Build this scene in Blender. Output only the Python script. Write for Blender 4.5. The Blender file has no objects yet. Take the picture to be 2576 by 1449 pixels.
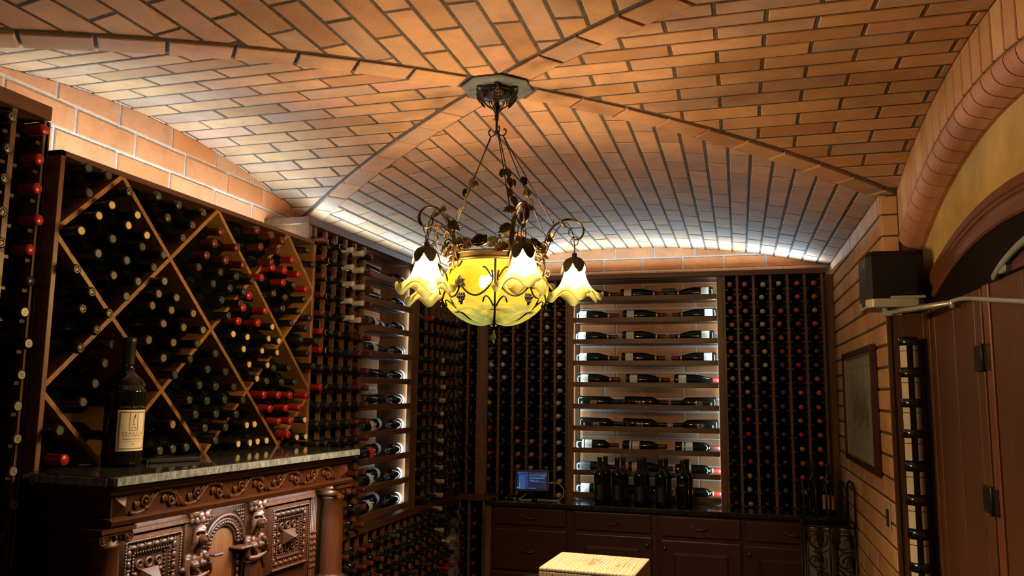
import bpy, bmesh, math, random
from math import pi, sin, cos, sqrt, atan2, radians
from mathutils import Vector, Matrix

random.seed(7)
SC = bpy.context.scene
COL = SC.collection
# ------------------------------------------------------------------ camera
CAM = bpy.data.cameras.new('camera')
CAM.sensor_width = 36.0
CAM.lens = 36.0 * 2000.0 / 2576.0
CAM.clip_start = 0.02
cam = bpy.data.objects.new('camera', CAM)
COL.objects.link(cam)
YAW, PITCH, ROLL = radians(15.849), radians(7.453), radians(-0.607)
_f = Vector((-sin(YAW) * cos(PITCH), cos(YAW) * cos(PITCH), sin(PITCH)))
_r0 = Vector((cos(YAW), sin(YAW), 0))
_d0 = _f.cross(_r0)
_r = _r0 * cos(ROLL) + _d0 * sin(ROLL)
_u = -(-_r0 * sin(ROLL) + _d0 * cos(ROLL))
_m = Matrix((_r, _u, -_f)).transposed().to_4x4()
_m.translation = Vector((0, 0, 1.63))
cam.matrix_world = _m
SC.camera = cam
# ------------------------------------------------------------------ world, view, lights
W = bpy.data.worlds.new('world')
SC.world = W
W.use_nodes = True
W.node_tree.nodes['Background'].inputs[0].default_value = (0.020, 0.016, 0.015, 1)
W.node_tree.nodes['Background'].inputs[1].default_value = 1.0
SC.view_settings.view_transform = 'Standard'
SC.view_settings.look = 'None'
SC.view_settings.gamma = 1.0
SC.view_settings.use_curve_mapping = False
SC.view_settings.exposure = 0.38
SC.cycles.max_bounces = 6
SC.cycles.diffuse_bounces = 3
SC.cycles.glossy_bounces = 3
SC.cycles.transmission_bounces = 4
SC.cycles.transparent_max_bounces = 8
SC.cycles.caustics_reflective = False
SC.cycles.caustics_refractive = False
SC.cycles.sample_clamp_indirect = 4.0
SC.cycles.use_denoising = True
COOL = (0.50, 0.78, 1.0)
WARM = (1.0, 0.66, 0.30)


def strip_light(name, loc, direction, length, width, power, color=COOL, along='Y', spread=180):
    """a long LED tape: a thin area light shining along `direction`"""
    L = bpy.data.lights.new(name, 'AREA')
    L.shape = 'RECTANGLE'
    L.size, L.size_y = length, width
    L.energy, L.color = power, color
    L.spread = radians(spread)
    o = bpy.data.objects.new(name, L)
    z = -Vector(direction).normalized()
    x = Vector({'X': (1, 0, 0), 'Y': (0, 1, 0), 'Z': (0, 0, 1)}[along])
    x = (x - z * x.dot(z)).normalized()
    m = Matrix((x, z.cross(x), z)).transposed().to_4x4()
    m.translation = Vector(loc)
    o.matrix_world = m
    COL.objects.link(o)
    return o


# LED tape on the cornices, shining up to the vault, plus one added fill
K_UP = 1.0
strip_light('led_left_tall', (-2.04, 4.55, 2.462), (0.75, 0, 1), 2.3, 0.012, 6.5 * K_UP)
strip_light('led_left_bin', (-2.08, 2.62, 2.345), (0.1, 0, 1), 1.45, 0.012, 7.0 * K_UP)
strip_light('led_left_near', (-2.10, 1.3, 2.462), (0, 0, 1), 1.0, 0.012, 6.0 * K_UP)
strip_light('led_back', (-0.70, 5.625, 2.462), (0, -0.55, 1), 2.4, 0.012, 20.0 * K_UP, along='X')
strip_light('added_near_fill', (-0.75, -1.50, 2.40), (0, 0.35, 1), 2.6, 0.012, 12.0 * K_UP, along='X')  # assumed strip behind the viewer, added to brighten the near vault
# LED tape behind the posts of the two display shelves
strip_light('led_shelf_back_a', (-1.101, 5.530, 1.66), (0.25, 1, 0), 1.46, 0.008, 5.0, along='Z')
strip_light('led_shelf_back_b', (-0.134, 5.530, 1.66), (-0.25, 1, 0), 1.46, 0.008, 5.0, along='Z')
strip_light('led_shelf_left_a', (-2.005, 3.990, 1.66), (-1, 0.3, 0), 1.46, 0.008, 4.5, along='Z')
strip_light('led_shelf_left_b', (-2.003, 4.658, 1.66), (-1, 0.05, 0), 1.46, 0.008, 2.4, along='Z')


# ------------------------------------------------------------------ materials
def lin(c):
    return tuple(((v / 12.92) if v <= 0.04045 else ((v + 0.055) / 1.055) ** 2.4) for v in c)


def hexc(h):
    return lin(tuple(int(h[i:i + 2], 16) / 255 for i in (0, 2, 4)))


def new_mat(name):
    m = bpy.data.materials.new(name)
    m.use_nodes = True
    nt = m.node_tree
    return m, nt, nt.nodes['Principled BSDF']


def simple(name, col, rough=0.5, metal=0.0, spec=0.5, coat=0.0, emit=None, es=0.0):
    m, nt, b = new_mat(name)
    b.inputs['Base Color'].default_value = (*col, 1)
    b.inputs['Roughness'].default_value = rough
    b.inputs['Metallic'].default_value = metal
    b.inputs['Specular IOR Level'].default_value = spec
    b.inputs['Coat Weight'].default_value = coat
    if emit:
        b.inputs['Emission Color'].default_value = (*emit, 1)
        b.inputs['Emission Strength'].default_value = es
    return m


class NT:
    """tiny helper for node graphs"""
    def __init__(s, nt):
        s.nt = nt

    def n(s, t, **k):
        o = s.nt.nodes.new('ShaderNode' + t)
        for a, v in k.items():
            setattr(o, a, v)
        return o

    def l(s, a, b):
        s.nt.links.new(a, b)

    def coords(s, kind='Object', scale=(1, 1, 1), rot=(0, 0, 0)):
        tc = s.n('TexCoord')
        mp = s.n('Mapping')
        mp.inputs['Scale'].default_value = scale
        mp.inputs['Rotation'].default_value = rot
        s.l(tc.outputs[kind], mp.inputs[0])
        return mp.outputs[0]

    def noise(s, vec, scale, detail=4, rough=0.55, dist=0.0):
        t = s.n('TexNoise')
        t.inputs['Scale'].default_value = scale
        t.inputs['Detail'].default_value = detail
        t.inputs['Roughness'].default_value = rough
        t.inputs['Distortion'].default_value = dist
        if vec is not None:
            s.l(vec, t.inputs['Vector'])
        return t.outputs[0]

    def ramp(s, fac, stops, interp='LINEAR'):
        r = s.n('ValToRGB')
        cr = r.color_ramp
        cr.interpolation = interp
        while len(cr.elements) < len(stops):
            cr.elements.new(0.5)
        for e, (p, c) in zip(cr.elements, stops):
            e.position = p
            e.color = (*c, 1) if len(c) == 3 else c
        s.l(fac, r.inputs[0])
        return r.outputs[0]

    def mix(s, fac, a, b, mode='MIX'):
        x = s.n('MixRGB', blend_type=mode)
        for i, v in ((0, fac), (1, a), (2, b)):
            if isinstance(v, (int, float)):
                x.inputs[i].default_value = v
            elif isinstance(v, tuple):
                x.inputs[i].default_value = (*v, 1)
            else:
                s.l(v, x.inputs[i])
        return x.outputs[0]

    def math(s, op, a, b=0.0):
        x = s.n('Math', operation=op)
        for i, v in ((0, a), (1, b)):
            if isinstance(v, (int, float)):
                x.inputs[i].default_value = v
            else:
                s.l(v, x.inputs[i])
        return x.outputs[0]

    def bump(s, h, strength, dist, bsdf):
        x = s.n('Bump')
        x.inputs['Strength'].default_value = strength
        x.inputs['Distance'].default_value = dist
        s.l(h, x.inputs['Height'])
        s.l(x.outputs[0], bsdf.inputs['Normal'])


def brick_mat(name, tones, speck=0.5, rough=0.8, soot=0.25):
    """fired clay: a tone per brick, cloudy body, dark specks"""
    m, nt, b = new_mat(name)
    g = NT(nt)
    oi = g.n('ObjectInfo').outputs['Random']
    isl = g.n('NewGeometry').outputs['Random Per Island']
    r = g.math('FRACT', g.math('ADD', oi, isl))
    n = len(tones)
    base = g.ramp(r, [(i / n, t) for i, t in enumerate(tones)], 'CONSTANT')
    pos = g.n('NewGeometry').outputs['Position']
    cloud = g.noise(pos, 9, 5, 0.6, 0.4)
    base = g.mix(0.55, base, g.ramp(cloud, [(0.25, (0.62, 0.58, 0.56)), (0.75, (1.25, 1.2, 1.15))]), 'MULTIPLY')
    sp = g.noise(pos, 210, 2, 0.6)
    base = g.mix(g.math('MULTIPLY', g.ramp(sp, [(0.60, (0, 0, 0)), (0.70, (1, 1, 1))]), speck), base, (0.11, 0.055, 0.03))
    so = g.noise(pos, 3.3, 6, 0.72, 0.8)
    base = g.mix(g.math('MULTIPLY', g.ramp(so, [(0.60, (0, 0, 0)), (0.74, (1, 1, 1))]), soot), base, (0.09, 0.055, 0.035))
    g.l(base, b.inputs['Base Color'])
    b.inputs['Roughness'].default_value = rough
    b.inputs['Specular IOR Level'].default_value = 0.25
    g.bump(g.mix(0.5, g.noise(pos, 130, 3, 0.7), cloud), 0.25, 0.003, b)
    return m


def rough_mat(name, c1, c2, scale=40, rough=0.9, bump=0.4, dist=0.004):
    m, nt, b = new_mat(name)
    g = NT(nt)
    pos = g.n('NewGeometry').outputs['Position']
    f = g.noise(pos, scale, 6, 0.65)
    g.l(g.ramp(f, [(0.3, c1), (0.7, c2)]), b.inputs['Base Color'])
    b.inputs['Roughness'].default_value = rough
    b.inputs['Specular IOR Level'].default_value = 0.2
    g.bump(f, bump, dist, b)
    return m


def wood_mat(name, dark, light, rough=0.42, axis='Z', scale=1.0, coat=0.0, spec=0.4, knots=False):
    """long grain stretched along one object axis"""
    m, nt, b = new_mat(name)
    g = NT(nt)
    st = {'X': (1.2, 16, 16), 'Y': (16, 1.2, 16), 'Z': (16, 16, 1.2)}[axis]
    v = g.coords('Object', tuple(s * scale for s in st))
    oi = g.n('ObjectInfo').outputs['Random']
    add = g.n('VectorMath', operation='ADD')
    g.l(v, add.inputs[0])
    g.l(g.math('MULTIPLY', oi, 17.0), add.inputs[1])
    v = add.outputs[0]
    a = g.noise(v, 1.6, 6, 0.62, 1.2)
    f = g.noise(v, 9.0, 3, 0.6)
    c = g.mix(0.35, g.ramp(a, [(0.28, dark), (0.72, light)]), g.ramp(f, [(0.3, dark), (0.7, light)]))
    c = g.mix(1.0, c, g.ramp(oi, [(0, (0.82, 0.82, 0.82)), (1, (1.15, 1.12, 1.1))]), 'MULTIPLY')
    if knots:
        k = g.n('TexVoronoi')
        k.inputs['Scale'].default_value = 5.0
        g.l(g.coords('Object', (1, 1, 1)), k.inputs['Vector'])
        c = g.mix(g.ramp(k.outputs['Distance'], [(0.0, (1, 1, 1)), (0.12, (0, 0, 0))]), c, (0.02, 0.008, 0.004))
    g.l(c, b.inputs['Base Color'])
    b.inputs['Roughness'].default_value = rough
    b.inputs['Specular IOR Level'].default_value = spec
    b.inputs['Coat Weight'].default_value = coat
    b.inputs['Coat Roughness'].default_value = 0.2
    g.bump(f, 0.12, 0.002, b)
    return m


def granite_mat(name, cols, rough=0.12, scale=38):
    m, nt, b = new_mat(name)
    g = NT(nt)
    v = g.coords('Object', (1.0, 1.0, 0.35))
    a = g.noise(v, scale, 8, 0.7, 1.5)
    s2 = g.noise(v, scale * 4.5, 3, 0.6)
    c = g.mix(0.4, g.ramp(a, [(0.33, cols[0]), (0.47, cols[1]), (0.60, cols[2])]), g.ramp(s2, [(0.38, cols[0]), (0.62, cols[2])]))
    g.l(c, b.inputs['Base Color'])
    b.inputs['Roughness'].default_value = rough
    b.inputs['Coat Weight'].default_value = 0.3
    b.inputs['Coat Roughness'].default_value = 0.05
    return m


VT = [(0.50, 0.270, 0.125), (0.53, 0.285, 0.145), (0.45, 0.255, 0.145), (0.52, 0.27, 0.16), (0.43, 0.26, 0.16), (0.47, 0.245, 0.115), (0.40, 0.235, 0.15), (0.55, 0.30, 0.15), (0.49, 0.275, 0.14), (0.40, 0.20, 0.09)]
M_VAULT = brick_mat('vault_clay', VT, 0.45, 0.82, 0.16)
M_BLOCK = brick_mat('wall_clay', [(0.58, 0.225, 0.085), (0.54, 0.195, 0.065), (0.60, 0.245, 0.10), (0.50, 0.19, 0.07), (0.56, 0.25, 0.115)], 0.6, 0.85, 0.5)
M_RED = brick_mat('arch_clay', [(0.42, 0.19, 0.10), (0.45, 0.21, 0.115), (0.39, 0.18, 0.095), (0.46, 0.22, 0.105)], 0.25, 0.7, 0.08)
M_SOLD = brick_mat('soldier_clay', [(0.52, 0.29, 0.13), (0.48, 0.25, 0.11), (0.55, 0.32, 0.16), (0.46, 0.25, 0.12)], 0.3, 0.75, 0.08)
M_VMORT = rough_mat('vault_mortar', (0.055, 0.042, 0.033), (0.13, 0.105, 0.085), 60, 0.95, 0.7, 0.006)
M_WMORT = rough_mat('wall_mortar', (0.36, 0.37, 0.36), (0.52, 0.54, 0.53), 70, 0.95, 0.6, 0.005)
M_DMORT = rough_mat('dark_mortar', (0.06, 0.042, 0.026), (0.12, 0.085, 0.05), 60, 0.95, 0.6, 0.005)
M_PLATE = rough_mat('concrete_plate', (0.07, 0.075, 0.065), (0.17, 0.175, 0.155), 14, 0.9, 0.3, 0.003)
M_PLASTER = rough_mat('ochre_plaster', (0.36, 0.22, 0.07), (0.50, 0.34, 0.13), 6, 0.85, 0.3, 0.004)
M_FLOOR = rough_mat('floor_stone', (0.05, 0.03, 0.02), (0.10, 0.06, 0.04), 5, 0.6, 0.1, 0.002)
M_PLAIN = rough_mat('plain_clay_wall', (0.30, 0.16, 0.08), (0.40, 0.22, 0.11), 12, 0.9, 0.3, 0.003)
M_WOODZ = wood_mat('walnut_upright', (0.080, 0.032, 0.010), (0.205, 0.094, 0.030), axis='Z')
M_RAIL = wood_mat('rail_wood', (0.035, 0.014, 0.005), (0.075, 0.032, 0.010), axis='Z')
M_WOODY = wood_mat('walnut_along_wall', (0.060, 0.022, 0.008), (0.135, 0.055, 0.018), axis='Y')
M_WOODX = wood_mat('walnut_crosswise', (0.060, 0.022, 0.008), (0.135, 0.055, 0.018), axis='X')
M_PANEL = wood_mat('walnut_panel', (0.085, 0.030, 0.010), (0.16, 0.062, 0.022), axis='Z', rough=0.35, coat=0.1)
M_CARVE = wood_mat('carved_oak', (0.024, 0.0064, 0.0020), (0.095, 0.028, 0.0072), rough=0.42, axis='Z', coat=0.04, scale=1.6, spec=0.42)
M_CHERRY = wood_mat('cherry_cabinet', (0.036, 0.009, 0.006), (0.055, 0.014, 0.009), rough=0.4, axis='X', coat=0.15)
M_DOOR = wood_mat('door_plank', (0.050, 0.020, 0.009), (0.115, 0.045, 0.018), rough=0.5, axis='Z', knots=True)
M_CASING = wood_mat('door_casing', (0.10, 0.034, 0.015), (0.17, 0.058, 0.024), rough=0.42, axis='Y', scale=0.6)
M_PINE = None
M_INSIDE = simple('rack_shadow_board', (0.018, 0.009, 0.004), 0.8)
M_GRAN = granite_mat('polished_granite', [(0.004, 0.004, 0.004), (0.018, 0.018, 0.016), (0.050, 0.050, 0.045)], 0.07)
M_GRANE = granite_mat('split_granite', [(0.016, 0.018, 0.020), (0.13, 0.15, 0.16), (0.31, 0.35, 0.37)], 0.5)
M_BLACKGR = granite_mat('black_granite', [(0.006, 0.006, 0.006), (0.012, 0.012, 0.011), (0.03, 0.03, 0.028)], 0.18)
M_GLASS = simple('bottle_glass', (0.0035, 0.0045, 0.0025), 0.05, 0, 0.5, 0.0)
M_IRON = simple('black_iron', (0.012, 0.009, 0.006), 0.42, 0.15, 0.4)
M_BRONZE = simple('antique_bronze', (0.060, 0.037, 0.012), 0.42, 0.75)
M_STEEL = simple('brushed_steel', (0.50, 0.51, 0.50), 0.35, 0.55)
M_BLACKPL = simple('black_plastic', (0.0055, 0.0050, 0.0048), 0.48, 0, 0.3)
M_SILVERPL = simple('silver_plastic', (0.42, 0.40, 0.34), 0.4, 0.3)
M_GREYPL = simple('grey_plastic', (0.20, 0.22, 0.22), 0.5)
M_WHITEPL = simple('white_plastic', (0.62, 0.58, 0.50), 0.4)
M_CREAM = simple('cream_label', (0.58, 0.50, 0.36), 0.6)
M_WHITELB = simple('white_label', (0.66, 0.62, 0.56), 0.6)
M_AMBERLB = simple('amber_label', (0.50, 0.27, 0.10), 0.6)
M_REDLB = simple('red_label', (0.60, 0.02, 0.02), 0.5)
M_INK = simple('black_ink', (0.03, 0.025, 0.02), 0.7)
M_BROWNINK = simple('brown_ink', (0.10, 0.045, 0.02), 0.7)
M_GOLD = simple('gold_foil', (0.65, 0.42, 0.12), 0.35, 0.7)
M_GILT = simple('dull_gilt', (0.30, 0.22, 0.12), 0.5, 0.4)
CAPC = {'K': (0.012, 0.012, 0.009), 'V': (0.010, 0.009, 0.008), 'G': (0.016, 0.012, 0.008), 'S': (0.022, 0.018, 0.012), 'R': (0.33, 0.018, 0.013), 'M': (0.115, 0.024, 0.016),
        'B': (0.012, 0.011, 0.010), 'I': (0.50, 0.49, 0.39), 'O': (0.42, 0.10, 0.022), 'Y': (0.36, 0.29, 0.08), 'C': (0.40, 0.35, 0.20),
        'P': (0.45, 0.05, 0.07), 'D': (0.014, 0.012, 0.012), 'A': (0.40, 0.21, 0.05), 'W': (0.42, 0.38, 0.30), 'X': (0.05, 0.05, 0.05)}
M_CAP = {k: simple('capsule_' + k, c, 0.34, 0.25 if k in 'RMOPAYW' else 0.1) for k, c in CAPC.items()}
M_DISC = {'K': simple('dark_cap_top', (0.050, 0.046, 0.028), 0.45, 0.2), 'G': simple('bare_cork_top', (0.60, 0.44, 0.18), 0.6), 'S': simple('cork_top', (0.22, 0.15, 0.07), 0.6),
          'W': simple('silver_cap_top', (0.22, 0.20, 0.155), 0.4, 0.3), 'V': simple('black_cap_top', (0.028, 0.024, 0.018), 0.4), 'B': simple('charcoal_cap_top', (0.030, 0.026, 0.022), 0.4)}


# ------------------------------------------------------------------ mesh helpers
class MB:
    def __init__(s):
        s.v, s.f, s.sm = [], [], []

    def add(s, v, f, smooth=False, M=None):
        o = len(s.v)
        s.v += [tuple(M @ Vector(p)) for p in v] if M is not None else [tuple(p) for p in v]
        s.f += [tuple(i + o for i in q) for q in f]
        s.sm += [smooth] * len(f)
        return s

    def box(s, x0, x1, y0, y1, z0, z1, M=None):
        v = [(x, y, z) for z in (z0, z1) for y in (y0, y1) for x in (x0, x1)]
        return s.add(v, [(0, 2, 3, 1), (4, 5, 7, 6), (0, 1, 5, 4), (2, 6, 7, 3), (0, 4, 6, 2), (1, 3, 7, 5)], False, M)

    def cbox(s, c, d, M=None):
        return s.box(c[0] - d[0] / 2, c[0] + d[0] / 2, c[1] - d[1] / 2, c[1] + d[1] / 2, c[2] - d[2] / 2, c[2] + d[2] / 2, M)

    def lathe(s, prof, n=16, M=None, smooth=True, caps=True, wob=None):
        """profile of (r, z) turned about local z"""
        v, f = [], []
        for k, (r, z) in enumerate(prof):
            for i in range(n):
                a = 2 * pi * i / n
                rr, zz = (r, z) if wob is None else wob(r, z, a, k)
                v.append((rr * cos(a), rr * sin(a), zz))
        for k in range(len(prof) - 1):
            for i in range(n):
                j = (i + 1) % n
                f.append((k * n + i, k * n + j, (k + 1) * n + j, (k + 1) * n + i))
        if caps:
            if prof[0][0] > 1e-5:
                f.append(tuple(reversed(range(n))))
            if prof[-1][0] > 1e-5:
                f.append(tuple((len(prof) - 1) * n + i for i in range(n)))
        return s.add(v, f, smooth, M)

    def tube(s, pts, r, n=8, M=None, closed=False, flat=None):
        """sweep a circle (or ellipse flat=(a,b)) along points; r may be a list"""
        P = [Vector(p) for p in pts]
        m = len(P)
        R = r if isinstance(r, (list, tuple)) else [r] * m
        v, f = [], []
        up = None
        for k in range(m):
            a, b = (P[(k - 1) % m], P[(k + 1) % m]) if closed else (P[max(k - 1, 0)], P[min(k + 1, m - 1)])
            t = (b - a)
            t = t.normalized() if t.length > 1e-9 else Vector((0, 0, 1))
            if up is None:
                up = Vector((0, 0, 1)) if abs(t.z) < 0.9 else Vector((1, 0, 0))
            x = (up - t * up.dot(t))
            x = x.normalized() if x.length > 1e-6 else t.orthogonal().normalized()
            up = x
            y = t.cross(x)
            for i in range(n):
                an = 2 * pi * i / n
                ca, sa = cos(an), sin(an)
                if flat:
                    ca, sa = ca * flat[0], sa * flat[1]
                v.append(P[k] + (x * ca + y * sa) * R[k])
        for k in range(m if closed else m - 1):
            k2 = (k + 1) % m
            for i in range(n):
                j = (i + 1) % n
                f.append((k * n + i, k * n + j, k2 * n + j, k2 * n + i))
        if not closed:
            f.append(tuple(reversed(range(n))))
            f.append(tuple((m - 1) * n + i for i in range(n)))
        return s.add(v, f, True, M)

    def prism(s, poly, axis, a, b, M=None, smooth=False):
        """extrude a 2-D polygon along an axis between a and b"""
        n = len(poly)
        put = {'X': lambda p, t: (t, p[0], p[1]), 'Y': lambda p, t: (p[0], t, p[1]), 'Z': lambda p, t: (p[0], p[1], t)}[axis]
        v = [put(p, a) for p in poly] + [put(p, b) for p in poly]
        f = [tuple(reversed(range(n))), tuple(range(n, 2 * n))]
        f += [(i, (i + 1) % n, n + (i + 1) % n, n + i) for i in range(n)]
        return s.add(v, f, smooth, M)

    def ball(s, c, r, nu=10, nv=7, M=None):
        r = r if isinstance(r, (list, tuple)) else (r, r, r)
        v = [(c[0], c[1], c[2] - r[2])]
        for k in range(1, nv):
            t = -pi / 2 + pi * k / nv
            v += [(c[0] + r[0] * cos(t) * cos(2 * pi * i / nu), c[1] + r[1] * cos(t) * sin(2 * pi * i / nu), c[2] + r[2] * sin(t)) for i in range(nu)]
        v.append((c[0], c[1], c[2] + r[2]))
        f = [(0, 1 + (i + 1) % nu, 1 + i) for i in range(nu)]
        for k in range(nv - 2):
            f += [(1 + k * nu + i, 1 + k * nu + (i + 1) % nu, 1 + (k + 1) * nu + (i + 1) % nu, 1 + (k + 1) * nu + i) for i in range(nu)]
        e = len(v) - 1
        f += [(e, 1 + (nv - 2) * nu + i, 1 + (nv - 2) * nu + (i + 1) % nu) for i in range(nu)]
        return s.add(v, f, True, M)

    def mesh(s, name, mat=None, bevel=0.0, org=None, fix=True, seg=1):
        me = bpy.data.meshes.new(name)
        v = s.v if org is None else [(p[0] - org[0], p[1] - org[1], p[2] - org[2]) for p in s.v]
        me.from_pydata(v, [], s.f)
        me.polygons.foreach_set('use_smooth', s.sm)
        if fix or bevel:
            bm = bmesh.new()
            bm.from_mesh(me)
            bmesh.ops.recalc_face_normals(bm, faces=bm.faces)
            if bevel:
                ed = [e for e in bm.edges if e.is_manifold and e.calc_face_angle(0) > 0.5]
                bmesh.ops.bevel(bm, geom=ed, offset=bevel, segments=seg, affect='EDGES', profile=0.5, clamp_overlap=True)
            bm.to_mesh(me)
            bm.free()
        if mat is not None:
            me.materials.append(mat)
        me.update()
        return me

    def obj(s, name, mat, parent=None, bevel=0.0, org=None, fix=True, seg=1):
        """one mesh object; `org` = world position of the parent's origin when the points are world points"""
        return link(name, s.mesh(name, mat, bevel, org, fix, seg), parent)


def link(name, data, parent=None, M=None):
    o = bpy.data.objects.new(name, data)
    COL.objects.link(o)
    if parent is not None:
        o.parent = parent
    if M is not None:
        o.matrix_basis = M
    return o


def thing(name, label, cat, loc=(0, 0, 0), rotz=0.0, group=None):
    o = bpy.data.objects.new(name, None)
    COL.objects.link(o)
    o.empty_display_size = 0.05
    o.location = loc
    o.rotation_euler = (0, 0, rotz)
    tag(o, label, cat, group)
    return o


def tag(o, label, cat, group=None, kind=None):
    if label:
        o['label'] = label
    if cat:
        o['category'] = cat
    if group:
        o['group'] = group
    if kind:
        o['kind'] = kind
    return o


def struct(name, label, cat, loc=(0, 0, 0)):
    o = thing(name, label, cat, loc)
    o['kind'] = 'structure'
    return o


def stuff(o):
    o['kind'] = 'stuff'
    return o


def frame_to(z, x=None, loc=(0, 0, 0)):
    """matrix whose local z follows `z`"""
    z = Vector(z).normalized()
    x = Vector(x) if x is not None else (Vector((0, 0, 1)) if abs(z.z) < 0.9 else Vector((1, 0, 0)))
    x = (x - z * x.dot(z)).normalized()
    m = Matrix((x, z.cross(x), z)).transposed().to_4x4()
    m.translation = Vector(loc)
    return m


def bez(p0, p1, p2, p3, n=10):
    p0, p1, p2, p3 = map(Vector, (p0, p1, p2, p3))
    return [p0 * (1 - t) ** 3 + p1 * 3 * t * (1 - t) ** 2 + p2 * 3 * t * t * (1 - t) + p3 * t ** 3 for t in [i / n for i in range(n + 1)]]


def catmull(pts, n=6, closed=False):
    P = [Vector(p) for p in pts]
    m = len(P)
    out = []
    for k in range(m if closed else m - 1):
        a, b, c, d = (P[(k - 1) % m], P[k], P[(k + 1) % m], P[(k + 2) % m]) if closed else (P[max(k - 1, 0)], P[k], P[k + 1], P[min(k + 2, m - 1)])
        for i in range(n):
            t = i / n
            out.append(0.5 * ((2 * b) + (c - a) * t + (2 * a - 5 * b + 4 * c - d) * t * t + (3 * b - a - 3 * c + d) * t ** 3))
    if not closed:
        out.append(P[-1])
    return out


def clip(poly, nrm, off):
    """keep the part of a 2-D polygon where n.p <= off"""
    out = []
    for i in range(len(poly)):
        a, b = poly[i], poly[(i + 1) % len(poly)]
        da, db = a[0] * nrm[0] + a[1] * nrm[1] - off, b[0] * nrm[0] + b[1] * nrm[1] - off
        if da <= 0:
            out.append(a)
        if (da < 0 < db) or (db < 0 < da):
            t = da / (da - db)
            out.append((a[0] + (b[0] - a[0]) * t, a[1] + (b[1] - a[1]) * t))
    return out


def area(p):
    return 0.5 * sum(p[i][0] * p[(i + 1) % len(p)][1] - p[(i + 1) % len(p)][0] * p[i][1] for i in range(len(p)))


def inset(poly, d):
    """shrink a convex polygon by d"""
    if area(poly) < 0:
        poly = poly[::-1]
    out = list(poly)
    n = len(poly)
    for i in range(n):
        a, b = poly[i], poly[(i + 1) % n]
        ex, ey = b[0] - a[0], b[1] - a[1]
        L = sqrt(ex * ex + ey * ey)
        if L < 1e-6:
            continue
        nx, ny = ey / L, -ex / L
        out = clip(out, (nx, ny), a[0] * nx + a[1] * ny - d)
        if len(out) < 3:
            return []
    return out


_fonts = {}


def text_mesh(s, size, align='CENTER', squash=1.0):
    """letters as flat faces: list of verts (x, y) and faces"""
    cu = bpy.data.curves.new('lettering', 'FONT')
    cu.body = s
    cu.size = size
    cu.align_x = align
    cu.align_y = 'CENTER'
    cu.resolution_u = 2
    o = bpy.data.objects.new('lettering', cu)
    COL.objects.link(o)
    dg = bpy.context.evaluated_depsgraph_get()
    me = bpy.data.meshes.new_from_object(o.evaluated_get(dg))
    v = [(p.co.x * squash, p.co.y) for p in me.vertices]
    f = [tuple(p.vertices) for p in me.polygons]
    bpy.data.objects.remove(o)
    bpy.data.curves.remove(cu)
    bpy.data.meshes.remove(me)
    return v, f


def project(p):
    d = Vector(p) - Vector((0, 0, 1.63))
    z = d.dot(_f)
    if z < 0.05:
        return None
    return (1288 + 2000 * d.dot(_r) / z, 724.5 - 2000 * d.dot(_u) / z, z)


def in_view(p, m=60):
    q = project(p)
    return q is not None and -m < q[0] < 2576 + m and -m < q[1] < 1449 + m
# ================================================================== the room shell
X0, Y0C, ZC, R1, R2 = -0.789, 2.561, 2.698, 5.654, 3.911   # vault centre, crown, radii of the two barrels
XL, XR, XR2, YB, YN = -2.21, 0.62, 0.69, 5.78, -1.6        # left wall, right wall, arch wall, back wall, near wall


def sag(d, r):
    return r - sqrt(max(r * r - d * d, 1e-9))


def z1(x, y):
    return ZC - sag(x - X0, R1)


def z2(x, y):
    return ZC - sag(y - Y0C, R2)


ceiling = struct('ceiling', 'brick groin vault with four diagonal ribs meeting over the chandelier', 'ceiling')
bed = MB()
nx, ny = 58, 150
for j in range(ny + 1):
    for i in range(nx + 1):
        x, y = -2.25 + 3.0 * i / nx, -1.65 + 7.5 * j / ny
        bed.v.append((x, y, (max(z1(x, y), z2(x, y)) if abs(y - Y0C) < 1.45 else z1(x, y)) - 0.0044))
for j in range(ny):
    for i in range(nx):
        a = j * (nx + 1) + i
        bed.f.append((a, a + nx + 1, a + nx + 2, a + 1))
        bed.sm.append(True)
bed.obj('mortar_bed', M_VMORT, ceiling, fix=False)
WALL_BAYS = 0.832
bricks = []      # (distance, kind, data)


def slab(poly, zf, mb, drop=0.0):
    """a vault brick from a plan polygon: embedded ring, arris ring, visible lower face"""
    p = inset(poly, 0.0056)
    if len(p) < 3 or abs(area(p)) < 4e-4:
        return False
    q = inset(p, 0.0028)
    if len(q) != len(p):
        q = [(a * 0.97 + cx * 0.03, b * 0.97 + cy * 0.03) for cx, cy in [(sum(t[0] for t in p) / len(p), sum(t[1] for t in p) / len(p))] for a, b in p]
    n = len(p)
    v = [(x, y, zf(x, y) + 0.010) for x, y in p] + [(x, y, zf(x, y) - 0.0035 - drop) for x, y in p] + [(x, y, zf(x, y) - 0.006 - drop) for x, y in q]
    f = [tuple(range(2 * n, 3 * n))] + [(k * n + i, k * n + (i + 1) % n, (k + 1) * n + (i + 1) % n, (k + 1) * n + i) for k in (0, 1) for i in range(n)]
    mb.add(v, f)
    return True


RW = 0.0535   # half the width of a rib
NR = sqrt(1 + WALL_BAYS ** 2)


def cell_clip(poly, sx, sy, mode):
    """keep only the part of the plan polygon inside its vault cell"""
    for s in (1, -1):
        if mode == 'X':     # left or right cell: |dy| < .832 |dx|
            n = (-WALL_BAYS * sx / NR, s / NR)
        else:
            n = (s * WALL_BAYS / NR, -sy / NR)
        poly = clip(poly, n, n[0] * X0 + n[1] * Y0C - RW - 0.001)
        if len(poly) < 3:
            return []
    return poly


def shared_brick(w, l):
    mb = MB()
    slab([(-l / 2, -w / 2), (l / 2, -w / 2), (l / 2, w / 2), (-l / 2, w / 2)], lambda x, y: 0.0, mb)
    return mb.mesh('vault_brick', M_VAULT)


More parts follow.
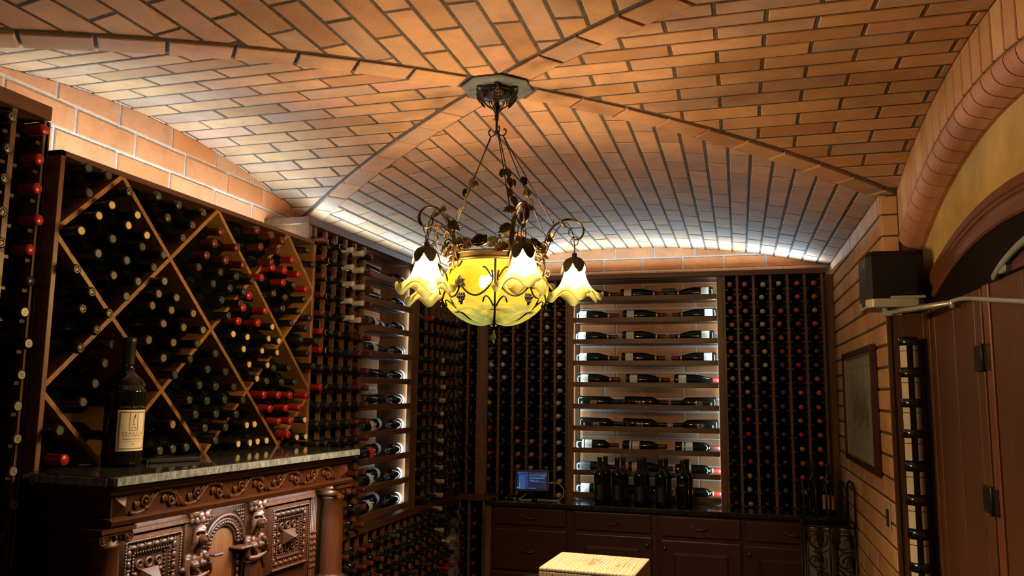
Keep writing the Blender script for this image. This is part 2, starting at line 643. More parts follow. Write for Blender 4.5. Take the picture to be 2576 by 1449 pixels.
def lay(x0, x1, y0, y1, sx, sy, mode, full):
    poly = [(x0, y0), (x1, y0), (x1, y1), (x0, y1)]
    lim = XR2 if abs(y0 - Y0C) < 1.2 and x1 > XR else XR
    for nrm, off in (((1, 0), lim + 0.004), ((-1, 0), 2.214), ((0, 1), 5.784)):
        poly = clip(poly, nrm, off)
        if len(poly) < 3:
            return
    poly = cell_clip(poly, sx, sy, mode)
    if len(poly) < 3:
        return
    zf = z2 if mode == 'X' else z1
    cx, cy = sum(p[0] for p in poly) / len(poly), sum(p[1] for p in poly) / len(poly)
    a = abs(area(poly))
    c = (cx, cy, zf(cx, cy))
    q = project(c)
    big = (a / (q[2] ** 2 + 0.3) if q and -120 < q[0] < 2696 and q[1] > -120 else 0)
    if abs(a - (x1 - x0) * (y1 - y0)) < 1e-6:
        ang = math.asin((cy - Y0C) / R2) if mode == 'X' else math.asin((cx - X0) / R1)
        M = Matrix.Translation((cx, cy, c[2] - random.uniform(0, 0.0025))) @ (Matrix.Rotation(-ang, 4, 'X') if mode == 'X' else Matrix.Rotation(ang, 4, 'Y'))
        M = M @ Matrix.Rotation(random.uniform(-0.006, 0.006) + (0 if mode == 'X' else pi / 2), 4, 'Z') @ Matrix.Rotation(random.uniform(-0.008, 0.008), 4, 'X')
        bricks.append((big, 'full', full, M, None))
    else:
        mb = MB()
        if slab(poly, zf, mb, random.uniform(0, 0.002)):
            bricks.append((big, 'cut', None, None, mb))


fullX, fullY = shared_brick(0.0955, 0.279), shared_brick(0.0925, 0.285)
for k in range(-15, 16):         # left cell, courses along X
    ya = 2.5115 + 0.0955 * k
    off = -1.914 + (0 if k % 2 == 0 else 0.139) - 0.279 * 3
    for i in range(9):
        lay(off + 0.279 * i, off + 0.279 * (i + 1), ya, ya + 0.0955, -1, 0, 'X', fullX)
for k in range(-15, 16):         # right cell
    ya = 2.5385 + 0.0955 * k
    off = -0.177 + (0 if k % 2 == 0 else 0.14) - 0.279 * 4
    for i in range(9):
        lay(off + 0.279 * i, off + 0.279 * (i + 1), ya, ya + 0.0955, 1, 0, 'X', fullX)
for k in range(-24, 10):         # back and near cells, courses along Y
    xa = -0.109 + 0.0925 * k
    off = 3.261 + (0 if k % 2 == 0 else 0.1425)
    for i in range(-3, 10):
        lay(xa, xa + 0.0925, off + 0.285 * i, off + 0.285 * (i + 1), 0, 1, 'Y', fullY)
    off = 1.804 + (0 if k % 2 == 0 else 0.1425) - 0.285 * 8
    for i in range(12):
        lay(xa, xa + 0.0925, off + 0.285 * i, off + 0.285 * (i + 1), 0, -1, 'Y', fullY)
for sx in (-1, 1):               # the ribs: one brick wide along the groins
    for sy in (-1, 1):
        d = Vector((sx, sy * WALL_BAYS)) / NR
        t = Vector((-d.y, d.x))
        s = 0.128
        while s < 1.84:
            e = min(s + 0.187, 1.875)
            P = [Vector((X0, Y0C)) + d * a + t * b for a, b in ((s, -RW), (e, -RW), (e, RW), (s, RW))]
            def zr(x, y, d=d):
                a = (x - X0) * d.x + (y - Y0C) * d.y
                return z1(X0 + d.x * a, 0) - 0.004
            mb = MB()
            if slab([tuple(p) for p in P], zr, mb, random.uniform(0, 0.002)):
                m = (P[0] + P[2]) / 2
                q = project((m.x, m.y, 2.6))
                bricks.append((0.0187 / q[2] ** 2 + 0.001 if q and -100 < q[0] < 2700 and q[1] > -100 else 0, 'cut', None, None, mb))
            s = e
bricks.sort(key=lambda b: -b[0])
rest = MB()
for k, (big, kind, full, M, mb) in enumerate(bricks):
    if k < 297:
        if kind == 'full':
            link('brick', full, ceiling, M)
        else:
            mb.obj('brick', M_VAULT, ceiling, fix=True)
    else:
        if kind == 'full':
            rest.add([M @ v.co for v in full.vertices], [tuple(p.vertices) for p in full.polygons])
        else:
            rest.add(mb.v, mb.f)
stuff(rest.obj('bricks', M_VAULT, ceiling))
oct_ = MB()
oct_.lathe([(0.128, 2.715), (0.128, 2.684), (0.122, 2.681), (0.0, 2.681)], 8, Matrix.Translation((X0, Y0C, 0)) @ Matrix.Rotation(pi / 8, 4, 'Z'), smooth=False, caps=False)
oct_.obj('boss_plate', M_PLATE, ceiling)['label'] = 'grey eight-sided plate at the crown of the vault'


# ------------------------------------------------------------------ walls of clay blocks
def block_wall(parent, plane, pos, sgn, rects, zline, pitch, joints, length, mat, gap=0.011, proud=0.006, ends=None, top=None):
    """blocks on a wall plane ('X' or 'Y' = pos), facing sgn; rects = (u0, u1, z0, z1, maximum course) areas to fill"""
    full = None
    def put(u, z, n):
        return (pos + sgn * n, u, z) if plane == 'X' else (u, pos + sgn * n, z)
    for (u0, u1, zlo, zhi) in rects:
        k0, k1 = int(math.floor((zlo - zline) / pitch)) - 1, int(math.ceil((zhi - zline) / pitch)) + 1
        for k in range(k0, k1):
            za, zb = zline + pitch * k, zline + pitch * (k + 1)
            j = joints[k % 2]
            i0, i1 = int(math.floor((u0 - j) / length)) - 1, int(math.ceil((u1 - j) / length)) + 1
            for i in range(i0, i1):
                a, b = j + length * i, j + length * (i + 1)
                P = [(a, za), (b, za), (b, zb), (a, zb)]
                for n, o in (((1, 0), u1), ((-1, 0), -u0), ((0, 1), zhi), ((0, -1), -zlo)):
                    P = clip(P, n, o)
                    if len(P) < 3:
                        break
                if len(P) < 3:
                    continue
                if top:
                    for (c, zc, r) in top:      # stay under the arch
                        for t in range(-16, 17):
                            an = t * 0.022
                            n = (sin(an), cos(an))
                            P = clip(P, n, n[0] * c + n[1] * (zc - r) + r)
                            if len(P) < 3:
                                break
                        if len(P) < 3:
                            break
                if len(P) < 3 or abs(area(P)) < 5e-4:
                    continue
                whole = abs(abs(area(P)) - length * pitch) < 1e-6
                if whole and full is not None:
                    base = full
                    loc = put(a + length / 2, (za + zb) / 2, random.uniform(-0.0015, 0.0015))
                    o = link('brick', base, parent)
                    o.location = Vector(loc) - parent.location
                    continue
                cu, cz = ((a + length / 2, (za + zb) / 2) if whole else (0, 0))
                p = inset(P, gap / 2)
                q = inset(p, 0.003) if len(p) >= 3 else []
                if len(p) < 3:
                    continue
                if len(q) != len(p):
                    q = p
                m = len(p)
                def pt(u, z, n):
                    w = put(u, z, n)
                    if whole:
                        w = tuple(Vector(w) - Vector(put(cu, cz, 0)))
                    return w
                mb = MB()
                mb.add([pt(u, z, -0.02) for u, z in p] + [pt(u, z, proud - 0.003) for u, z in p] + [pt(u, z, proud) for u, z in q],
                       [tuple(range(2 * m, 3 * m))] + [(t * m + i2, t * m + (i2 + 1) % m, (t + 1) * m + (i2 + 1) % m, (t + 1) * m + i2) for t in (0, 1) for i2 in range(m)])
                if whole:
                    full = mb.mesh('wall_brick', mat)
                    o = link('brick', full, parent)
                    o.location = Vector(put(cu, cz, 0)) - parent.location
                else:
                    mb.obj('brick', mat, parent, org=parent.location)


wall_left = struct('wall_left', 'orange clay block wall with pale mortar behind the left racks', 'wall')
mb = MB()
mb.box(-2.45, XL, YN - 0.1, YB + 0.2, 0.0, 2.95)
mb.obj('mortar', M_WMORT, wall_left)
block_wall(wall_left, 'X', XL, 1, [(0.9, 3.80, 2.30, 2.72)], 2.505, 0.0955, (2.165, 2.365), 0.288, M_BLOCK, top=[(Y0C, ZC - 0.001, R2)])
block_wall(wall_left, 'X', XL, 1, [(3.80, 4.76, 0.86, 2.50)], 2.505, 0.0955, (2.165, 2.365), 0.288, M_BLOCK)

wall_back = struct('wall_back', 'orange clay block wall with pale mortar behind the back racks', 'wall')
mb = MB()
mb.box(-2.45, 1.0, YB, YB + 0.2, 0.0, 2.95)
mb.obj('mortar', M_WMORT, wall_back)
block_wall(wall_back, 'Y', YB, -1, [(-2.21, XR, 2.42, 2.70)], 2.609, 0.0922, (-0.848, -0.935), 0.286, M_BLOCK, top=[(X0, ZC - 0.001, R1)])
block_wall(wall_back, 'Y', YB, -1, [(-1.18, -0.06, 0.88, 2.42)], 2.609, 0.0922, (-0.848, -0.935), 0.286, M_BLOCK)

wall_right = struct('wall_right', 'narrow-jointed clay block wall with the arched door recess', 'wall')
mb = MB()
mb.box(XR, 1.0, 3.72, YB + 0.2, 0.0, 2.75)          # beyond the arch
mb.box(XR, 1.0, YN - 0.1, 1.48, 0.0, 2.75)          # nearer than the arch
mb.obj('mortar', M_DMORT, wall_right)
block_wall(wall_right, 'X', XR, -1, [(3.71, YB, 0.45, 2.55)], 2.32, 0.0945, (4.241, 4.383), 0.30, M_SOLD, gap=0.012, proud=0.005, top=None)
block_wall(wall_right, 'Y', 3.715, -1, [(XR - 0.004, XR2, 1.97, 2.50)], 2.32, 0.0945, (0.616, 0.616), 0.30, M_SOLD, gap=0.007, proud=0.005)
# the arch: soldier course on the wall face, bull-nosed bricks round the edge and soffit
YA, ZA, RA = 2.60, 2.54, 2.90        # lower edge of the soldier course


def arc_z(y):
    return ZA - sag(y - YA, RA)


mb = MB()
N = 40
ys = [1.46 + (3.715 - 1.46) * i / N for i in range(N + 1)]
for i in range(N):
    ya, yb = ys[i], ys[i + 1]
    mb.add([(XR2 + 0.004, ya, arc_z(ya) - 0.01), (XR2 + 0.004, yb, arc_z(yb) - 0.01), (XR2 + 0.004, yb, 2.75), (XR2 + 0.004, ya, 2.75), (1.0, ya, arc_z(ya) - 0.04), (1.0, yb, arc_z(yb) - 0.04)],
           [(0, 1, 2, 3), (0, 4, 5, 1)])
mb.obj('arch_mortar', M_DMORT, wall_right, fix=False)
pit = 0.098
y = 3.705
while y > 1.5:
    ya, yb = y - pit, y
    P = [(ya, arc_z(ya)), (yb, arc_z(yb)), (yb, z2(0, yb) - 0.004), (ya, z2(0, ya) - 0.004)]
    p = inset(P, 0.0050)
    q = inset(p, 0.003)
    if len(p) == 4 and len(q) == 4:
        m = 4
        mb = MB()
        mb.add([(XR2 + 0.02, u, z) for u, z in p] + [(XR2 - 0.002, u, z) for u, z in p] + [(XR2 - 0.005, u, z) for u, z in q],
               [tuple(range(8, 12))] + [(t * m + i, t * m + (i + 1) % m, (t + 1) * m + (i + 1) % m, (t + 1) * m + i) for t in (0, 1) for i in range(m)])
        mb.obj('brick', M_SOLD, wall_right)
    # bull-nosed voussoir: profile in (x, drop) swept along the arch
    prof = [(XR2 + 0.02, 0.0), (XR2 - 0.006, -0.004), (XR2 - 0.008, -0.024), (XR2 + 0.002, -0.046), (XR2 + 0.020, -0.060), (XR2 + 0.045, -0.067), (0.780, -0.072), (0.785, -0.02)]
    prof = [(q.x, q.y) for q in catmull([(a_, b_, 0) for a_, b_ in prof], 2)]
    mb = MB()
    e = 0.003
    v = []
    for u in (ya + e, yb - e):
        n = Vector((sin((u - YA) / RA), cos((u - YA) / RA)))
        v += [(x, u + n.x * d, arc_z(u) + n.y * d - 0.003) for x, d in prof]
    k = len(prof)
    mb.add(v, [tuple(range(k)), tuple(reversed(range(k, 2 * k)))] + [(i, (i + 1) % k, k + (i + 1) % k, k + i) for i in range(k)])
    mb.obj('brick', M_RED, wall_right)
    y -= pit
# plaster face of the recess
mb = MB()
v, f = [], []
for i in range(N + 1):
    zt = arc_z(ys[i]) - 0.03
    v += [(0.775, ys[i], 1.9), (0.775, ys[i], zt), (0.86, ys[i], 1.9), (0.86, ys[i], zt)]
for i in range(N):
    a = 4 * i
    f += [(a, a + 4, a + 5, a + 1), (a + 2, a + 3, a + 7, a + 6), (a, a + 2, a + 6, a + 4)]
mb.add(v, f)
mb.obj('plaster', M_PLASTER, wall_right, fix=False)['label'] = 'ochre plaster around the door arch'

# far jamb panel of the recess (bottle column hangs on it), door casing, planks, hinges
trim_1 = struct('trim_1', 'dark stained wooden jamb board beside the picture wall', 'trim')
mb = MB()
mb.box(XR - 0.002, 0.775, 3.698, 3.716, 0.0, 1.968)
mb.obj('board', M_DOOR, trim_1, bevel=0.002)
mb = MB()
mb.box(XR - 0.001, XR + 0.012, 3.690, 3.70, 0.0, 1.972)
mb.obj('edge_bead', M_DOOR, trim_1)

door = struct('door_1', 'dark plank door and arched casing in the right recess', 'door')
YK, ZK, RK = 2.65, 2.247, 3.2
prof = [(0.0, 0.775), (0.0, 0.757), (-0.030, 0.752), (-0.036, 0.757), (-0.042, 0.757), (-0.050, 0.763), (-0.066, 0.766), (-0.070, 0.760), (-0.098, 0.757), (-0.105, 0.762), (-0.105, 0.775)]
mb = MB()
v = []
yk = [1.5 + (3.697 - 1.5) * i / 36 for i in range(37)]
for u in yk:
    an = math.asin((u - YK) / RK)
    for d, x in prof:
        r = RK + d
        v.append((x, min(YK + r * sin(an), 3.6975), ZK - RK + r * cos(an)))
k = len(prof)
mb.add(v, [(i * k + j, i * k + (j + 1) % k, (i + 1) * k + (j + 1) % k, (i + 1) * k + j) for i in range(36) for j in range(k)] + [tuple(range(k)), tuple(range(36 * k, 37 * k))])
mb.obj('arched_casing', M_CASING, door)
mb = MB()
for a, b, x in ((3.675, 3.697, 0.752), (3.60, 3.675, 0.762), (3.585, 3.60, 0.756), (3.53, 3.585, 0.765)):
    mb.box(x, 0.777, a, b, 0.0, 2.0)
mb.obj('casing_leg', M_DOOR, door, bevel=0.003)
mb = MB()
v = [(u, min(ZK - RK + (RK - 0.085) * cos(math.asin((u - YK) / RK)), 2.2)) for u in yk]
mb.prism([(3.66, 1.985), (1.5, 1.985)] + [p for p in v if p[0] < 3.66], 'X', 0.768, 0.80)
mb.obj('transom_panel', simple('transom_wood', (0.007, 0.004, 0.0055), 0.85, 0, 0.1), door)
for a, b, x in ((3.255, 3.528, 0.768), (2.985, 3.250, 0.768), (2.905, 2.980, 0.768)):
    mb = MB()
    mb.box(x, 0.80, a, b, 0.0, 1.985)
    mb.obj('plank', M_DOOR, door, bevel=0.003)
mb = MB()
mb.box(0.785, 0.80, 2.86, 2.905, 0.0, 1.985)
mb.obj('gap', simple('door_gap', (0.004, 0.003, 0.003), 0.9), door)
mb = MB()
mb.box(0.762, 0.80, 2.795, 2.858, 0.0, 1.985)
mb.obj('stile', M_CASING, door, bevel=0.003)
for a, b in ((2.50, 2.79), (2.20, 2.495), (1.90, 2.195), (1.6, 1.895)):
    mb = MB()
    mb.box(0.768, 0.80, a, b, 0.0, 1.985)
    mb.obj('plank', M_DOOR, door, bevel=0.003)
for z in (1.755, 1.305):
    mb = MB()
    mb.box(0.758, 0.768, 2.815, 2.975, z - 0.042, z + 0.042)
    mb.tube([(0.756, 2.868, z - 0.045), (0.756, 2.868, z + 0.045)], 0.007, 8)
    mb.obj('hinge', M_IRON, door, bevel=0.001)

floor = struct('floor', 'dark stone floor of the cellar', 'floor')
mb = MB()
mb.box(-2.45, 1.0, YN - 0.1, YB + 0.2, -0.1, 0.0)
mb.obj('slab', M_FLOOR, floor)
wall_near = struct('wall_near', 'clay wall behind the viewer', 'wall')
mb = MB()
mb.box(-2.45, 1.0, YN - 0.2, YN, 0.0, 2.95)
mb.obj('face', M_PLAIN, wall_near)
# ================================================================== wine racks
FX, FY = -1.975, 5.50          # front planes of the left and of the back racks
Z_ROW0, ROW = 2.352, 0.0885    # first row of necks, row pitch


def wbox(mb, side, u0, u1, d0, d1, z0, z1):
    """box given by u along the wall and d = depth in front of (+) or behind (-) the rack front"""
    if side == 'L':
        mb.box(FX + d0, FX + d1, u0, u1, z0, z1)
    else:
        mb.box(u0, u1, FY - d1, FY - d0, z0, z1)


def column_rack(name, label, side, posts, ztop, zbot, row0, nrows, wide=(), pitch=ROW):
    """posts, back posts and bottle rails; one post per column boundary"""
    u0, u1 = posts[0], posts[-1]
    org = Vector((FX - 0.12, (u0 + u1) / 2, zbot)) if side == 'L' else Vector(((u0 + u1) / 2, FY + 0.12, zbot))
    t = thing(name, label, 'wine rack', org)
    for k, u in enumerate(posts):
        w = 0.0085
        mb = MB()
        wbox(mb, side, u - w, u + w, -0.020, 0.0, zbot, ztop)
        mb.obj('post', M_WOODZ, t, org=org)
    mb = MB()
    for u in posts:
        wbox(mb, side, u - 0.008, u + 0.008, -0.215, -0.195, zbot, ztop)
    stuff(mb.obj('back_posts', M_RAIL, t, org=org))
    mb = MB()
    for r in range(nrows):
        z = row0 - pitch * r - 0.0165
        for k, u in enumerate(posts):
            for s in (-1, 1):
                if (k == 0 and s < 0) or (k == len(posts) - 1 and s > 0):
                    continue
                a = u + s * 0.0085
                b = u + s * 0.027
                wbox(mb, side, min(a, b), max(a, b), -0.022, -0.006, z - 0.012, z - 0.002)
                wbox(mb, side, min(a, b), max(a, b), -0.21, -0.198, z - 0.024, z - 0.008)
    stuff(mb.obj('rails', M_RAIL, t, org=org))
    mb = MB()
    wbox(mb, side, u0 - 0.004, u1 + 0.004, -0.232, -0.226, zbot, ztop)
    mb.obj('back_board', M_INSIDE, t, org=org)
    return t, org


# ---- tall rack and corner rack on the left wall
P_TALL = [3.365, 3.426, 3.533, 3.640, 3.747, 3.853, 3.960]
t_tall, o_tall = column_rack('wine_rack', 'tall walnut bottle rack between the diamond bins and the lit side shelf', 'L', [3.378] + P_TALL[1:], 2.42, 0.90, Z_ROW0, 17)
mb = MB()
mb.box(XL + 0.01, FX, 3.357, 3.369, 0.90, 2.42)
mb.obj('side_panel', M_PANEL, t_tall, org=o_tall)
P_COR = [4.765, 4.811, 4.916, 5.022, 5.130, 5.227, 5.327, 5.430]
t_cor, o_cor = column_rack('wine_rack', 'walnut bottle rack in the left corner beyond the lit side shelf', 'L', [4.762] + P_COR[2:], 2.42, 0.91, 2.30, 17)
# ---- back racks
P_BL = [-1.745, -1.655, -1.549, -1.446, -1.343, -1.242, -1.158]
P_BR = [-0.078, 0.009, 0.113, 0.221, 0.328, 0.435, 0.542]
t_bl, o_bl = column_rack('wine_rack', 'walnut bottle rack on the back wall left of the lit back shelf', 'B', P_BL, 2.42, 0.915, Z_ROW0, 17)
t_br, o_br = column_rack('wine_rack', 'walnut bottle rack on the back wall right of the lit back shelf', 'B', P_BR, 2.42, 0.915, Z_ROW0, 17)
t_nook, o_nook = column_rack('wine_rack', 'narrow two-column bottle rack filling the back left corner', 'B', [-1.965, -1.888, -1.812], 2.42, 0.91, 2.31, 17)
mb = MB()
mb.box(-1.803, -1.752, FY - 0.004, FY + 0.03, 0.905, 2.42)
o = mb.obj('corner_post', M_WOODZ, None, bevel=0.002)
tag(o, 'broad walnut post between the corner rack and the back rack', 'post')
mb = MB()
mb.box(0.560, XR - 0.008, FY + 0.05, FY + 0.07, 0.915, 2.42)
o = mb.obj('filler_strip', M_WOODZ, None)
tag(o, 'dark filler strip between back rack and right wall', 'strip')

# ---- lower racks under the ledge
t_low, o_low = column_rack('wine_rack', 'low bottle rack under the ledge of the left wall', 'L', [3.36 + 0.107 * k for k in range(20)], 0.862, 0.28, 0.80, 6)
t_lowb, o_lowb = column_rack('wine_rack', 'low bottle rack under the ledge at the back corner', 'B', [-1.93, -1.86, -1.752, -1.648], 0.862, 0.28, 0.80, 6)

# ---- cornices, ledge
def cornice(name, label, boxes):
    mb = MB()
    for b in boxes:
        mb.box(*b)
    o = mb.obj(name, M_WOODX if name.endswith('2') else M_WOODY, None, bevel=0.002)
    tag(o, label, 'cornice', None, 'structure')


cornice('trim_2', 'flat walnut cornice board above the back racks', [(-1.925, 0.572, FY - 0.022, YB - 0.001, 2.42, 2.456)])
cornice('trim_3', 'flat walnut cornice board above the tall left racks', [(XL + 0.001, FX + 0.018, 3.326, YB - 0.001, 2.42, 2.456)])
cornice('trim_4', 'flat walnut cornice board above the rack nearest the viewer', [(XL + 0.001, FX + 0.018, 0.60, 1.832, 2.42, 2.462)])
cornice('trim_5', 'walnut ledge board between upper and lower left racks', [(XL + 0.001, FX + 0.012, 3.10, YB - 0.26, 0.865, 0.905), (FX - 0.02, -1.63, FY - 0.012, YB - 0.001, 0.865, 0.905)])

# ---- rack nearest the viewer
t_near, o_near = column_rack('wine_rack', 'walnut bottle rack cut off by the picture edge beside the diamond bins', 'L', [1.29, 1.397, 1.504, 1.611, 1.722, 1.832], 2.42, 0.50, 2.372, 21)
mb = MB()
mb.box(XL + 0.01, FX, 1.832, 1.846, 0.50, 2.42)
mb.obj('side_panel', M_WOODZ, t_near, org=o_near)

# ---- dark sheet added below the bins so the gap behind the sideboard stays black
mb = MB()
mb.box(XL + 0.012, -2.03, 1.848, 3.354, 0.0, 1.388)
mb.box(-2.03, -1.99, 1.848, 1.90, 0.0, 1.388)
o = mb.obj('added_backing', M_INSIDE, None)
tag(o, 'dark backing added for shade below the diamond bins behind the carved sideboard', 'panel')

# ---- diamond bins
XD, DY0, DY1, DZ0, DZ1 = -1.93, 1.850, 3.355, 1.391, 2.336
t_dia = thing('diamond_bin', 'wide walnut diamond bin rack standing on the granite top', 'wine rack', (XD - 0.14, 2.6, DZ0))
od = Vector((XD - 0.14, 2.6, DZ0))
for nm, b in (('side_board', (XL + 0.012, XD, DY0, DY0 + 0.018, DZ0, DZ1)), ('side_board', (XL + 0.012, XD, DY1 - 0.018, DY1, DZ0, DZ1)), ('top_board', (XL + 0.012, XD, DY0, DY1, DZ1 - 0.018, DZ1))):
    mb = MB()
    mb.box(*b)
    mb.obj(nm, M_WOODZ if nm == 'side_board' else M_WOODY, t_dia, bevel=0.0015, org=od)
mb = MB()
mb.box(XL + 0.012, XL + 0.018, DY0 + 0.018, DY1 - 0.018, DZ0, DZ1 - 0.018)
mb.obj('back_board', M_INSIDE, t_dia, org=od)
w2, h2, zb = 0.2515, 0.2325, 1.391
ylo, yhi = DY0 + 0.018, DY1 - 0.018
for (ua, va, ub, vb) in ((0, 3, 3, 0), (1, 4, 5, 0), (3, 4, 6, 1), (5, 4, 6, 3), (0, 1, 1, 0), (1, 4, 0, 3), (3, 4, 0, 1), (5, 4, 1, 0), (6, 3, 3, 0), (6, 1, 5, 0)):
    y0_, z0_, y1_, z1_ = DY0 + w2 * ua, zb + h2 * va, DY0 + w2 * ub, zb + h2 * vb
    dn = Vector((z1_ - z0_, -(y1_ - y0_))).normalized() * 0.0075
    P = [(y0_ + dn.x, z0_ + dn.y), (y1_ + dn.x, z1_ + dn.y), (y1_ - dn.x, z1_ - dn.y), (y0_ - dn.x, z0_ - dn.y)]
    for n, off in (((1, 0), yhi), ((-1, 0), -ylo), ((0, 1), DZ1 - 0.018), ((0, -1), -DZ0)):
        P = clip(P, n, off)
    mb = MB()
    mb.prism(P, 'X', XL + 0.02, XD - (0.001 if ua > ub else 0.0025))
    mb.obj('divider', wood_mat('bin_slat', (0.16, 0.068, 0.018), (0.36, 0.175, 0.052), axis='Z', scale=0.8) if ua == 0 and va == 3 else bpy.data.materials['bin_slat'], t_dia, org=od)

# ---- lit shelves
SHELF_Z = [2.303 - 0.1497 * k for k in range(10)]


def lit_shelf(name, label, side, u0, u1, pa, pb):
    org = Vector((FX - 0.12, (u0 + u1) / 2, 0.91)) if side == 'L' else Vector(((u0 + u1) / 2, FY + 0.12, 0.91))
    t = thing(name, label, 'shelf', org)
    for a, b in (pa, pb):
        mb = MB()
        wbox(mb, side, a, b, -0.022, 0.0, 0.905, 2.42)
        mb.obj('front_post', M_WOODZ, t, bevel=0.0015, org=org)
        mb = MB()
        s = b - 0.008 if a < u0 else a
        wbox(mb, side, s, s + 0.008, -0.24, -0.022, 0.905, 2.42)
        mb.obj('side_panel', M_PANEL, t, org=org)
    m = M_WOODY if side == 'L' else M_WOODX
    for z in SHELF_Z:
        mb = MB()
        wbox(mb, side, u0 + 0.002, u1 - 0.002, -0.020, -0.002, z - 0.034, z)
        s = mb.obj('shelf_lip', m, t, org=org, bevel=0.001)
        for d in (-0.075, -0.135, -0.195):
            mb = MB()
            wbox(mb, side, u0 + 0.012, u1 - 0.012, d - 0.021, d + 0.021, z - 0.033, z - 0.021)
            mb.obj('slat', m, s, org=org)
    return t, org


t_sl, o_sl = lit_shelf('display_shelf', 'lit walnut shelf unit on the left wall holding lying bottles', 'L', 3.978, 4.668, (3.965, 3.979), (4.667, 4.752))
t_sb, o_sb = lit_shelf('display_shelf', 'lit walnut shelf unit on the back wall holding lying bottles', 'B', -1.111, -0.124, (-1.149, -1.111), (-0.124, -0.087))

# ================================================================== bottles
# a Bordeaux and a Burgundy bottle standing on z = 0, lip at z = 0.30
BORD = [(0.0, 0.004), (0.030, 0.0), (0.0365, 0.004), (0.0372, 0.012), (0.0372, 0.186), (0.0355, 0.200), (0.030, 0.212), (0.022, 0.222), (0.0165, 0.232), (0.0145, 0.245), (0.0140, 0.286), (0.0152, 0.288), (0.0152, 0.296), (0.0130, 0.300), (0.0, 0.300)]
BURG = [(0.0, 0.004), (0.031, 0.0), (0.0390, 0.004), (0.0400, 0.014), (0.0400, 0.130), (0.0388, 0.148), (0.0350, 0.172), (0.0285, 0.197), (0.0220, 0.218), (0.0175, 0.238), (0.0152, 0.258), (0.0145, 0.284), (0.0155, 0.288), (0.0155, 0.296), (0.0130, 0.300), (0.0, 0.300)]
CAP_P = [(0.0148, 0.238), (0.0152, 0.242), (0.0154, 0.284), (0.0163, 0.287), (0.0163, 0.297), (0.0150, 0.3012), (0.0, 0.3012)]
_mesh = {}


def bmesh_of(key, fn):
    if key not in _mesh:
        _mesh[key] = fn()
    return _mesh[key]


def body_mesh(shape, seg=14):
    return bmesh_of(('body', shape, seg), lambda: MB().lathe({'bord': BORD, 'burg': BURG}[shape], seg).mesh('bottle_body', M_GLASS, fix=False))


def cap_mesh(c, seg=14, z0=0.238):
    return bmesh_of(('cap', c, seg, z0), lambda: MB().lathe([(0.0148, z0), (0.0153, z0 + 0.003)] + CAP_P[2:], seg, caps=False).mesh('capsule', M_CAP[c], fix=False))


def ring_mesh(mat, z, h, r=0.0157, seg=14):
    return bmesh_of(('ring', mat.name, z, h, r), lambda: MB().lathe([(r - 0.0008, z), (r, z + 0.0006), (r, z + h - 0.0006), (r - 0.0008, z + h)], seg, caps=False).mesh('band', mat, fix=False))


def disc_mesh(mat, r=0.0118):
    return bmesh_of(('disc', mat.name, r), lambda: MB().lathe([(r, 0.3010), (r, 0.3022), (0.0, 0.3022)], 14, caps=False, smooth=False).mesh('cap_disc', mat, fix=False))


def emblem_mesh():
    def make():
        mb = MB()
        for s in (-1, 1):      # a V of two strokes inside a ring
            d = Vector((0.0045 * s, 0.0085, 0)).normalized()
            n = Vector((-d.y, d.x, 0)) * 0.0011
            a, b = Vector((0, -0.0048, 0)), Vector((0.0045 * s, 0.0040, 0))
            mb.add([(*(p + q)[:2], 0.3020) for p, q in ((a, n), (b, n), (b, -n), (a, -n))], [(0, 1, 2, 3)])
        ri, ro = 0.0094, 0.0108
        v = [(r * cos(2 * pi * i / 20), r * sin(2 * pi * i / 20), 0.3020) for r in (ri, ro) for i in range(20)]
        mb.add(v, [(i, (i + 1) % 20, 20 + (i + 1) % 20, 20 + i) for i in range(20)])
        return mb.mesh('emblem', M_GILT, fix=False)
    return bmesh_of('emblem', make)


def star_mesh():
    def make():
        mb = MB()
        for k in range(5):
            a = 2 * pi * k / 5 + 0.3
            d, n = Vector((cos(a), sin(a))), Vector((-sin(a), cos(a))) * 0.0013
            p, q = d * 0.0025, d * 0.0095
            mb.add([(p.x + n.x, p.y + n.y, 0.3026), (q.x, q.y, 0.3026), (p.x - n.x, p.y - n.y, 0.3026)], [(0, 1, 2)])
        return mb.mesh('emblem', M_INK, fix=False)
    return bmesh_of('star', make)


def label_patch(z0, z1, r, mat, arc=150, rot=0.0, seg=12, name='label'):
    """a paper label wrapped on the body, facing local -y"""
    def make():
        v = []
        for i in range(seg + 1):
            a = radians(-90 - arc / 2 + arc * i / seg) + rot
            v += [(r * cos(a), r * sin(a), z0), (r * cos(a), r * sin(a), z1)]
        return MB().add(v, [(2 * i, 2 * i + 2, 2 * i + 3, 2 * i + 1) for i in range(seg)], True).mesh(name, mat, fix=False)
    return bmesh_of(('label', z0, z1, r, mat.name, arc, rot), make)


def wine_bottle(label, M, cap='K', shape='bord', group=None, labels=(), bands=(), disc=None, emblem=None, name='wine_bottle', loose=False):
    """body > nothing; parts: capsule (> band, disc, emblem), label"""
    o = link(name, body_mesh(shape), None, M)
    tag(o, label, 'bottle', group)
    c = link('capsule', cap_mesh(cap), o)
    for b in bands:
        link('band', b, c)
    if disc:
        link('cap_top', disc_mesh(disc), c)
    if emblem:
        link('emblem', emblem, c)
    for l in labels:
        link('label', l, o)
    return o


REST = {}            # the bottles beyond the first three hundred: material name -> builder
N_BOT = [0]
IN_PLACE = {}


def axis_M(neck, dirn, roll=0.0):
    """matrix of a bottle whose lip centre is at `neck`, neck pointing along dirn"""
    d = Vector(dirn).normalized()
    m = frame_to(d, (0, 0, 1))
    m.translation = Vector(neck) - d * 0.3012
    return m @ Matrix.Rotation(roll, 4, 'Z')


